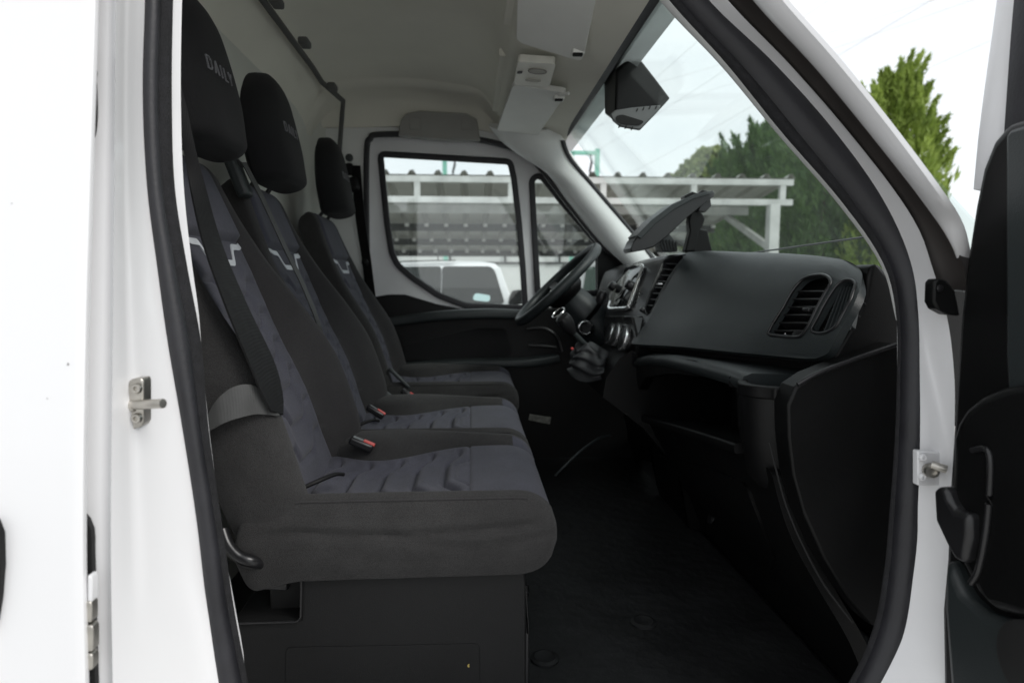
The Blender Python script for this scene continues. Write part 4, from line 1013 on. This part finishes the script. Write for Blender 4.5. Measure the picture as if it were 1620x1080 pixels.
for k in range(6): slab('rib', [(1043+5*k, 383-2.4*k+.5*k*k), (1045+5*k, 381-2.4*k+.5*k*k), (1050+4.4*k, 396), (1048+4.4*k, 396)], 'Y', 2.026, .01, PLAST, rb, .0006)
# ------------------------------------------------------------------ ceiling fittings
def ceil(x, Y, d=0):
    z = interp([(.06, .78), (.10, .72), (.125, .685), (.16, .672), (.26, .645), (.36, .60), (.395, .575)], x)[0]
    p = roofpt(x, z, Y); return p+Vector((-.25*d, 0, -d))
def visor(label, quad, Ys):
    """quad: four photo pixels with their Y on the ceiling slope"""
    P = [PY(u, v, Y) for u, v, Y in quad]; c = sum(P, Vector())/4; n = (P[1]-P[0]).cross(P[3]-P[0]).normalized()
    if n.dot(CAM-c) < 0: n = -n
    e1_ = (P[1]-P[0]).normalized(); e2_ = n.cross(e1_)
    q = [((p-c).dot(e1_), (p-c).dot(e2_)) for p in P]
    v = thing('sun_visor', c, label, 'sun visor')
    plate('visor_pad', rounded(q, .025, 4), [], lambda x, y, d: c+e1_*x+e2_*y-n*d, .017, VISOR, v, 0, .0075, seg=4)
    return v, c, n, e1_, e2_
v1, c1, n1, a1, b1 = visor('grey sun visor over the passenger bench, folded up to the headliner', [(817, 66, 1.78), (921, 98, 1.76), (962, -90, 1.30), (822, -130, 1.33)], None)
v2, c2, n2, a2, b2 = visor('grey sun visor over the driver place, its pivot clip beside the dome lamp', [(812, 131, 2.06), (897, 144, 2.05), (850, 222, 2.62), (786, 204, 2.66)], None)
for v_, (u, w_, Y) in ((v1, (914, 84, 1.73)), (v2, (884, 156, 2.10))):
    k = box('pivot_clip', PY(u, w_, Y), (.034, .040, .014), VISOR, v_, .004)
    box('clip_slot', PY(u, w_, Y-.012), (.026, .014, .016), DARKV, k, .002)
tube('pivot_rod', [PY(884, 150, 2.08), PY(900, 148, 2.04)], .005, VISOR, v2, 8)
for Ya, Yb in ((1.05, 1.80), (2.04, 2.66)):
    sweep('visor_recess_roll', [roofpt(.108, .706, Ya+(Yb-Ya)*k/8)+Vector((0, 0, .004)) for k in range(9)], rect(.016, .012, .008), LINER, van, (0, 0, 1))
P4 = [PY(u, v, Y) for u, v, Y in ((819, 97, 1.86), (879, 101, 1.85), (869, 139, 2.0), (813, 134, 2.01))]
c = sum(P4, Vector())/4; n = (P4[1]-P4[0]).cross(P4[3]-P4[0]).normalized(); n = n if n.dot(CAM-c) > 0 else -n
l1 = (P4[1]-P4[0]).normalized(); l2 = n.cross(l1); q = [((p-c).dot(l1), (p-c).dot(l2)) for p in P4]
lm = thing('dome_lamp', c, 'cream plastic dome lamp between the two sun visors', 'lamp')
plate('lamp_body', rounded(q, .014, 4), [], lambda x, y, d: c+l1*x+l2*y-n*d, .022, LAMP, lm, 0, .005, seg=3)
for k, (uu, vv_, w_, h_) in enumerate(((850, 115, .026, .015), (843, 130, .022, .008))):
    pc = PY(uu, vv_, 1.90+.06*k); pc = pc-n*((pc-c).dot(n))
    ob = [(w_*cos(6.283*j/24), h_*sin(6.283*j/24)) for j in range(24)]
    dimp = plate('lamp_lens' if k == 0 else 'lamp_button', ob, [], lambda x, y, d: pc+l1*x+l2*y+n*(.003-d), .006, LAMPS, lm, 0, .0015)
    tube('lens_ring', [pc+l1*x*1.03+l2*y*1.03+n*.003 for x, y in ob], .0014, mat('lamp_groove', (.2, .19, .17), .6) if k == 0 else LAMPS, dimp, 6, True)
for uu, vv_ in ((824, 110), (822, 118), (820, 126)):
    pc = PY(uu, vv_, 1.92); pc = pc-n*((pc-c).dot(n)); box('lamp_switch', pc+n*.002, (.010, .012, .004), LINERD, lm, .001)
# black sensor housing under the top of the windscreen
sh = thing('sensor_housing', PY(1003, 120, 1.9), 'black plastic sensor housing hanging at the top of the windscreen', 'sensor housing')
# front edge (windscreen side) and rear wall, built as a wedge through two outlines at different Y
nearY = 1.82
OA = [(974, 112), (1000, 90), (1011, 92), (1036, 124), (1060, 156), (1040, 178), (1012, 207), (988, 203), (972, 186)]
OB = [(956, 122), (984, 97), (1000, 97), (1020, 122), (1040, 148), (1026, 172), (1004, 200), (978, 196), (957, 180)]
pts = [PY(u, v, nearY) for u, v in OA]; farp = [PY(u, v, 2.0) for u, v in OB]; cc = sum(pts, Vector())/len(pts); cf = sum(farp, Vector())/len(farp)
G = [[cc.lerp(p, .95)+Vector((0, -.006, 0)) for p in pts], pts, farp, [p.lerp(cf, .07)+Vector((0, .01, 0)) for p in farp]]
grid('housing_shell', G, PLAST, sh, False, True, True, sharp=25, bevel=.004)
gf = slab('grey_face', [(966, 180), (974, 174), (1000, 170), (1046, 166), (1044, 172), (1012, 205), (982, 200), (970, 190)], 'Y', nearY-.014, .012, mat('mid_grey_plastic', (.13, .135, .135), .55, var=(20, .06)), sh, .003)
slab('lens_opening', [(974, 184), (984, 181), (1020, 192), (1012, 199), (984, 197), (975, 192)], 'Y', nearY-.0165, .008, DARKV, gf, .002, rnd=.01)
for uu, vv_ in ((1008, 174), (1018, 172), (1028, 170), (1038, 170), (980, 199.5), (990, 201), (1000, 203)):
    slab('vent_slot', [(uu, vv_-2.4), (uu+2, vv_-2.6), (uu, vv_+2.6), (uu-2, vv_+2.8)], 'Y', nearY-.0155, .004, DARKV, gf)
# ================================================================== OUTSIDE
GALV = mat('painted_white_steel', (.52, .53, .51), .55, bump=('noise', 30, .1, .003), var=(4, .2))
SHEET = mat('galvanised_roof_sheet', (.38, .38, .34), .55, .2, bump=('noise', 12, .1, .004), var=(2, .15))
DKST = mat('dark_steel', (.05, .052, .05), .6, var=(8, .2))
WALLM = mat('white_rendered_wall', (.78, .78, .76), .85, bump=('noise', 15, .15, .004), var=(2, .05))
cp = thing('carport', (0, 10.5, 0), 'open carport of white steel trusses under corrugated metal sheets', 'carport')
YFc, YBc = 8.0, 13.2; ZF, ZB = Zr(1.30), Zr(.60); XL, XR = -6.0, 4.12; PIT = .32
# corrugated sheet
xs = []; x = XL
while x < XR:
    for a, h in ((0, 0), (.11, 0), (.145, .05), (.185, .055), (.22, 0.0)): xs.append((x+a, h))
    x += PIT
G = []
for j in range(9):
    t = j/8; Y = YFc-.03+(YBc+.3-YFc+.03)*t; z = ZF+(ZB-ZF)*t
    G.append([Vector((x, Y, z+h)) for x, h in xs]+[Vector((x, Y, z+h+.008)) for x, h in reversed(xs)])
grid('roof_sheet', G, SHEET, cp, False, True, False, sharp=20)
def truss(Y, ztop, h):
    tr_ = box('truss_chord', ((XL+XR)/2, Y, ztop-.04), (XR-XL, .07, .075), GALV, cp, .004)
    box('truss_chord', ((XL+XR)/2, Y, ztop-h+.03), (XR-XL, .07, .075), GALV, cp, .004)
    k = 0; x = PY(660, 300, Y).x
    while x > XL: x -= 1.16
    while x < XR:
        if x > XL: box('truss_web', (x, Y, ztop-h/2), (.075, .06, h-.13), GALV, cp, .003)
        x += 1.16
truss(YFc, Zr(1.295), .32)
for Y in (9.3, 10.6, 11.9, 13.15):
    t = (Y-YFc+.25)/(YBc-YFc+.55); z = ZF+(ZB-ZF)*t
    box('purlin', ((XL+XR)/2, Y, z-.07), (XR-XL, .06, .12), DKST if Y > 10 else GALV, cp, .004)
for Y in (10.6, 11.9, 13.15):  # pale blocks stand for daylight showing through gaps above the purlins
    t = (Y-YFc+.25)/(YBc-YFc+.55); z = ZF+(ZB-ZF)*t; vv, ff = [], []
    x = XL+.165
    while x < XR:
        b = len(vv); s = (.032, .02, .022)
        for dx in (-1, 1):
            for dy in (-1, 1):
                for dz in (-1, 1): vv.append((x+dx*s[0], Y-.05+dy*s[1], z-.035+dz*s[2]))
        ff += [[b+i for i in f] for f in ((0, 1, 3, 2), (4, 6, 7, 5), (0, 4, 5, 1), (2, 3, 7, 6), (0, 2, 6, 4), (1, 5, 7, 3))]
        x += PIT
    add('roof_gap_spots', vv, ff, mat('daylight_spot_white', (.8, .8, .78), .35), cp, False)['kind'] = 'stuff'
px = PY(1222, 360, YFc).x
for X in (px, px-9.0):
    box('post', (X, YFc, Zr(.98)/2), (.13, .13, Zr(.98)), GALV, cp, .006); box('post', (X, YBc, Zr(.5)/2), (.13, .13, Zr(.5)), DKST, cp, .006)
    for s in (-1,):
        sweep('brace', [Vector((X, YFc+.09, Zr(.45))), Vector((X, YFc+1.5, Zr(.98)))], rect(.04, .03), GALV, cp, (1, 0, 0))
# boundary wall with glazed/pale upper strip
YW = 19.5; SW_ = YW/15
bw = thing('boundary_wall', (0, YW, 0), 'long white rendered wall topped by pale panels between dark posts', 'wall')
box('wall', (-1, YW+.1, Zr(.40*SW_)/2), (30, .18, Zr(.40*SW_)), WALLM, bw, .01)
box('rail', (-1, YW, Zr(.43*SW_)), (30, .10, .07), DKST, bw, .004); box('rail', (-1, YW, Zr(.70*SW_)), (30, .10, .05), DKST, bw, .004)
X0 = PY(712, 405, YW).x
for k in range(-9, 9):
    box('upright', (X0+1.29*SW_*k, YW, Zr(.565*SW_)), (.07, .08, .22*SW_), DKST, bw, .003)
    box('panel', (X0+1.29*SW_*(k+.5), YW+.06, Zr(.565*SW_)), (1.225*SW_, .03, .215*SW_), WALLM, bw, .003)
# parked white van beyond the driver window
pv = thing('parked_car', (0, 5.6, 0), 'white parked car with dark side windows and a paper sheet behind the glass', 'car')
CARP = mat('white_car_paint', (.75, .76, .76), .25, coat=.6, var=(3, .03))
CGL = mat('dark_car_glass', (.016, .019, .019), .18, spec=.3)
Yc = 5.2
def carY(z): return Yc+.22*max(0, (z-Zr(-.42)))/.6
roofp = [(560, 470), (575, 432), (600, 418), (640, 414), (700, 412.5), (760, 413), (783, 416), (792, 424), (806, 466), (812, 488), (830, 494), (905, 500), (940, 512), (950, 560), (950, 640), (560, 640), (545, 560)]
def carmap(x, y, d): return (x, carY(y)+d+.05*(y > Zr(.14)), y)
cpix = [(PY(u, v, Yc+.15).x, PY(u, v, Yc+.15).z) for u, v in roofp[:-4]]
xr = cpix[-1][0]; xl = cpix[0][0]
prof_ = cpix+[(xr+.1, .62), (xr+.06, .32), (xl-1.6, .32), (xl-1.7, .8), (xl-1.55, 1.35), (xl-1.1, Zr(.12)), (xl-.5, Zr(.15)), (xl-.1, Zr(.14))]
prof_ = prof_[2:]
plate('body', prof_, [], carmap, 1.75, CARP, pv, 0, .05, seg=4)
def carwin(name, pix, m, off=-.012, th=.02, par=None, bev=.006):
    q = [(PY(u, v, Yc+.16).x, PY(u, v, Yc+.16).z) for u, v in pix]
    return plate(name, rounded(q, .03, 3), [], lambda x, y, d: (x, carY(y)+off+d, y), th, m, par or pv, 0, bev)
w1 = carwin('side_window', [(699.5, 421), (776, 421), (783, 428), (797, 476), (794, 480), (699.5, 481)], CGL)
w2 = carwin('side_window', [(612, 422), (698, 421), (698, 481), (602, 478)], CGL)
w3 = carwin('side_window', [(520, 428), (604, 422), (594, 478), (515, 478)], CGL)
carwin('paper_sheet', [(751, 463), (776, 467), (774, 477), (747, 474)], mat('pale_blue_paper', (.45, .62, .62), .7), -.016, .003, w1, .0)
carwin('roof_rail', [(600, 416), (640, 412), (720, 410.5), (722, 412), (640, 414), (602, 418)], DKST, -.01, .03, pv, .003)
lathe('antenna', PY(693, 413, Yc+.5), (0, 0, 1), [(.006, 0), (.004, .10)], DKST, pv, 8)
cm = slab('door_mirror', [(807, 470), (812, 460), (826, 458), (830, 468), (829, 480), (812, 484), (805, 482)], 'Y', Yc-.12, .16, PLAST, pv, .02, seg=3)
for X in (xr-.45, xl-1.1):
    for yy in (Yc+.02, Yc+1.55):
        wh = lathe('wheel', (X, yy, .33), (0, 1, 0), [(.20, 0), (.31, 0), (.33, .03), (.33, .18), (.31, .21), (.20, .21)], RUBBER, pv, 32)
        lathe('rim', (X, yy-.003, .33), (0, 1, 0), [(.05, 0), (.19, .01), (.20, .04), (.0, .06)], STEEL, wh, 24)
# second vehicle seen through the quarter light
pv2 = thing('parked_minibus', (3.0, 9.4, 0), 'white parked minibus with green tinted window, glimpsed past the steering wheel', 'minibus')
q = PY(936, 440, 9.4)
plate('body', rounded([(q.x-.35, .35), (q.x-.32, Zr(.10)), (q.x-.22, Zr(.28)), (q.x+.0, Zr(.36)), (q.x+3.4, Zr(.36)), (q.x+3.6, .9), (q.x+3.6, .35)], .12, 4), [], lambda x, y, d: (x, 9.4+d, y), 1.7, CARP, pv2, 0, .06, seg=3)
for x0, x1 in ((-.14, .62), (.72, 1.6), (1.7, 2.6)):
    plate('side_window', rounded([(q.x+x0, Zr(-.16)), (q.x+x0+.06, Zr(.22)), (q.x+x1, Zr(.22)), (q.x+x1, Zr(-.16))], .05, 3), [], lambda x, y, d: (x, 9.39+d, y), .02, mat('green_tinted_glass', (.03, .07, .05), .08), pv2, 0, .004)
for X in (q.x+.5, q.x+2.8):
    wh = lathe('wheel', (X, 9.38, .33), (0, 1, 0), [(.20, 0), (.31, 0), (.33, .03), (.33, .18), (.20, .21)], RUBBER, pv2, 28); lathe('rim', (X, 9.375, .33), (0, 1, 0), [(.05, 0), (.19, .01), (.20, .04), (.0, .05)], STEEL, wh, 20)
# green frame behind the carport
GRN = mat('pale_green_paint', (.25, .58, .46), .5, var=(5, .1))
YG = 17.5
gfm = thing('green_pole_frame', (PY(945, 300, YG).x, YG, 0), 'pale green steel pole frame rising behind the carport roof', 'pole')
for u, top in ((703, 200), (945, 236)):
    p = PY(u, top, YG); box('pole', (p.x, YG, p.z/2), (.12, .12, p.z), GRN, gfm, .006)
a, b = PY(905, 240, YG), PY(946, 239, YG); box('crossbar', ((a.x+b.x)/2, YG, a.z-.03), (b.x-a.x, .10, .10), GRN, gfm, .005)
a = PY(880, 240, YG+3); box('pole', (PY(905, 240, YG).x, YG, PY(905, 240, YG).z/2), (.10, .10, PY(905, 240, YG).z), GRN, gfm, .006)
for u, t0 in ((718, 200), (934, 245)):
    pts = [PY(u+(2.0*sin(k*1.7)), t0+12*k, YG-.2) for k in range(9)]; tube('hanging_cable', pts, .035, DKST, gfm, 6)
# ------------------------------------------------------------------ trees
def leafmat(name, c0, c1):
    m = bpy.data.materials.new(name); m.use_nodes = True; n = m.node_tree.nodes; l = m.node_tree.links
    b = n['Principled BSDF']; b.inputs['Roughness'].default_value = .6
    t = n.new('ShaderNodeTexCoord'); z = n.new('ShaderNodeTexNoise'); z.inputs['Scale'].default_value = 3.0; z.inputs['Detail'].default_value = 4
    r = n.new('ShaderNodeValToRGB'); r.color_ramp.elements[0].position = .35; r.color_ramp.elements[1].position = .65
    r.color_ramp.elements[0].color = (*c0, 1); r.color_ramp.elements[1].color = (*c1, 1)
    l.new(t.outputs['Object'], z.inputs['Vector']); l.new(z.outputs['Fac'], r.inputs['Fac']); l.new(r.outputs['Color'], b.inputs['Base Color'])
    tr_ = n.new('ShaderNodeBsdfTranslucent'); l.new(r.outputs['Color'], tr_.inputs['Color']); mi = n.new('ShaderNodeMixShader'); mi.inputs['Fac'].default_value = .35
    l.new(b.outputs[0], mi.inputs[1]); l.new(tr_.outputs[0], mi.inputs[2]); l.new(mi.outputs[0], n['Material Output'].inputs['Surface'])
    return m
BARK = mat('tree_bark', (.09, .065, .045), .9, bump=('noise', 25, .6, .02), var=(6, .3))
def tree(name, label, base, H, R, m, n, leaf, mode, group=None, seed=0, low=.06, pw=5):
    rs = np.random.RandomState(seed); base = Vector(base); t = thing(name, base, label, 'tree', group)
    tube('trunk', [base, base+Vector((.02, .03, H*.3)), base+Vector((-.03, 0, H*.6)), base+Vector((0, .02, H*.9))], .03*H*.5+.03, BARK, t, 8, scale=lambda s: 1-.85*s)
    vv, ff = [], []
    lob = [(rs.rand()*6.283, .15+.8*rs.rand(), .6+.5*rs.rand()) for _ in range(26)]
    def radius(h, a):
        if mode == 'cypress': r = max(0, 1-h**pw)**.55*(.75+.25*min(1, h*2.2))
        else: r = math.sqrt(max(0, 1-((h-.52)/.5)**2))
        k = 0
        for la, lh, lr in lob:
            da = (a-la+math.pi) % 6.283-math.pi; k = max(k, lr*math.exp(-(da/.5)**2-((h-lh)/.13)**2))
        return r*(.62+.46*k)
    plm = []
    for k in range(150):
        h = low+(1-low)*rs.rand()**.8*.97; a = rs.rand()*6.283; rr = radius(h, a)*R*(.72+.25*rs.rand())
        plm.append((base+Vector((rr*cos(a), rr*sin(a), H*h)), Vector((cos(a)*.42+rs.randn()*.12, sin(a)*.42+rs.randn()*.12, 1)).normalized(), R*(.28+.42*rs.rand()), R*(.10+.09*rs.rand())))
    for i in range(n):
        h = low+(1-low)*rs.rand(); a = rs.rand()*6.283; rr = radius(h, a)*R
        if mode == 'cypress' and rs.rand() < .62:
            pl = plm[rs.randint(len(plm))]; s_ = rs.rand()**.8; rad_ = pl[3]*(1-s_*.85)
            c = pl[0]+pl[1]*pl[2]*s_+Vector(rs.randn(3))*rad_*.5; d = (pl[1]+Vector(rs.randn(3))*.38)
            d.normalize(); s = d.cross(Vector(rs.randn(3))).normalized(); L = leaf*(.45+rs.rand()); wd = L*.11
            b = len(vv); vv += [c-d*L*.5, c+s*wd, c+d*L*.5, c-s*wd]; ff.append((b, b+1, b+2, b+3)); continue
        q = rs.rand()**.38*(1+.06*abs(rs.randn())); c = base+Vector((rr*q*cos(a), rr*q*sin(a), H*h))
        if mode == 'cypress':
            d = Vector((cos(a)*.55, sin(a)*.55, .9+.5*rs.rand()))+Vector(rs.randn(3))*.32
        else: d = Vector((cos(a), sin(a), .2))+Vector(rs.randn(3))*.7
        d.normalize(); s = d.cross(Vector(rs.randn(3))).normalized(); L = leaf*(.45+rs.rand())*(1 if rs.rand() > .06 else 1.9); wd = L*(.11 if mode == 'cypress' else .32)
        b = len(vv); vv += [c-d*L*.5, c+s*wd, c+d*L*.5, c-s*wd]; ff.append((b, b+1, b+2, b+3))
    o = add('crown', vv, ff, m, t, False); return t
LG1 = leafmat('bright_conifer_leaf', (.16, .24, .035), (.36, .47, .10)); LG2 = leafmat('dark_conifer_leaf', (.05, .11, .03), (.13, .23, .065)); LG3 = leafmat('pale_willow_leaf', (.15, .20, .06), (.28, .33, .12))
def foot(u, Y): p = PY(u, 445, Y); return (p.x, Y, 0)
def hgt(v, Y): return PY(1200, v, Y).z
b = foot(1404, 8.2); tree('cypress_tree', 'bright green bushy cypress between the windscreen pillar and the open door', b, PY(1416, 120, 8.2).z, .64, LG1, 42000, .105, 'cypress', seed=3, low=.25, pw=9)
b = foot(1300, 9.0); tree('conifer_tree', 'broad dark green conifer right behind the windscreen beside the carport post', b, PY(1300, 215, 9.0).z, 1.05, LG2, 26000, .11, 'cypress', seed=5)
b = foot(1370, 9.6); tree('conifer_tree', 'mid green leafy shrub tree low against the dashboard top', b, PY(1370, 300, 9.6).z, 1.0, leafmat('mid_green_leaf', (.08, .14, .04), (.19, .28, .09)), 18000, .10, 'round', seed=6)
b = foot(1200, 16); tree('conifer_tree', 'tall pointed dark conifer standing behind the carport corner', b, PY(1196, 202, 16).z, 1.15, LG2, 20000, .17, 'cypress', seed=8)
b = foot(1240, 15); tree('conifer_tree', 'rounded dark conifer beside the pointed one behind the carport', b, PY(1240, 215, 15).z, 1.3, LG2, 20000, .17, 'cypress', seed=9)
b = foot(1160, 18); tree('conifer_tree', 'smaller dark conifer next to the pale willow behind the carport', b, PY(1160, 238, 18).z, 1.0, LG2, 15000, .17, 'cypress', seed=10)
b = foot(1118, 24); tree('willow_tree', 'pale yellow green willow farthest behind the carport roof', b, PY(1118, 238, 24).z, 2.0, LG3, 16000, .24, 'round', seed=11)
b = foot(1270, 11.5); tree('conifer_tree', 'dark hedge conifer filling the gap beside the carport post', b, PY(1270, 262, 11.5).z, 1.0, LG2, 20000, .13, 'cypress', seed=12)
# ------------------------------------------------------------------ overhead wires
WIRE = mat('grey_wire', (.45, .46, .47), .6)
for k, (a, b) in enumerate((((860, 270), (1103, 58)), ((880, 275), (1144, 105)), ((905, 320), (1190, 160)), ((860, 180), (1460, -2)), ((900, 215), (1545, -10)), ((1010, 300), (1560, 60)))):
    p = PY(*a, 60); q = PY(*b, 28); q2 = p+(q-p)*1.9; p2 = p-(q-p)*.5
    tube('overhead_wire', [p2.lerp(q2, t)+Vector((0, 0, -1.2*4*t*(1-t)+.9)) for t in [i/12 for i in range(13)]], .007, WIRE, None, 5)
    tag(bpy.context.scene.collection.objects[-1], 'thin grey overhead wire slanting across the pale sky', 'wire', 'overhead wires above the yard')
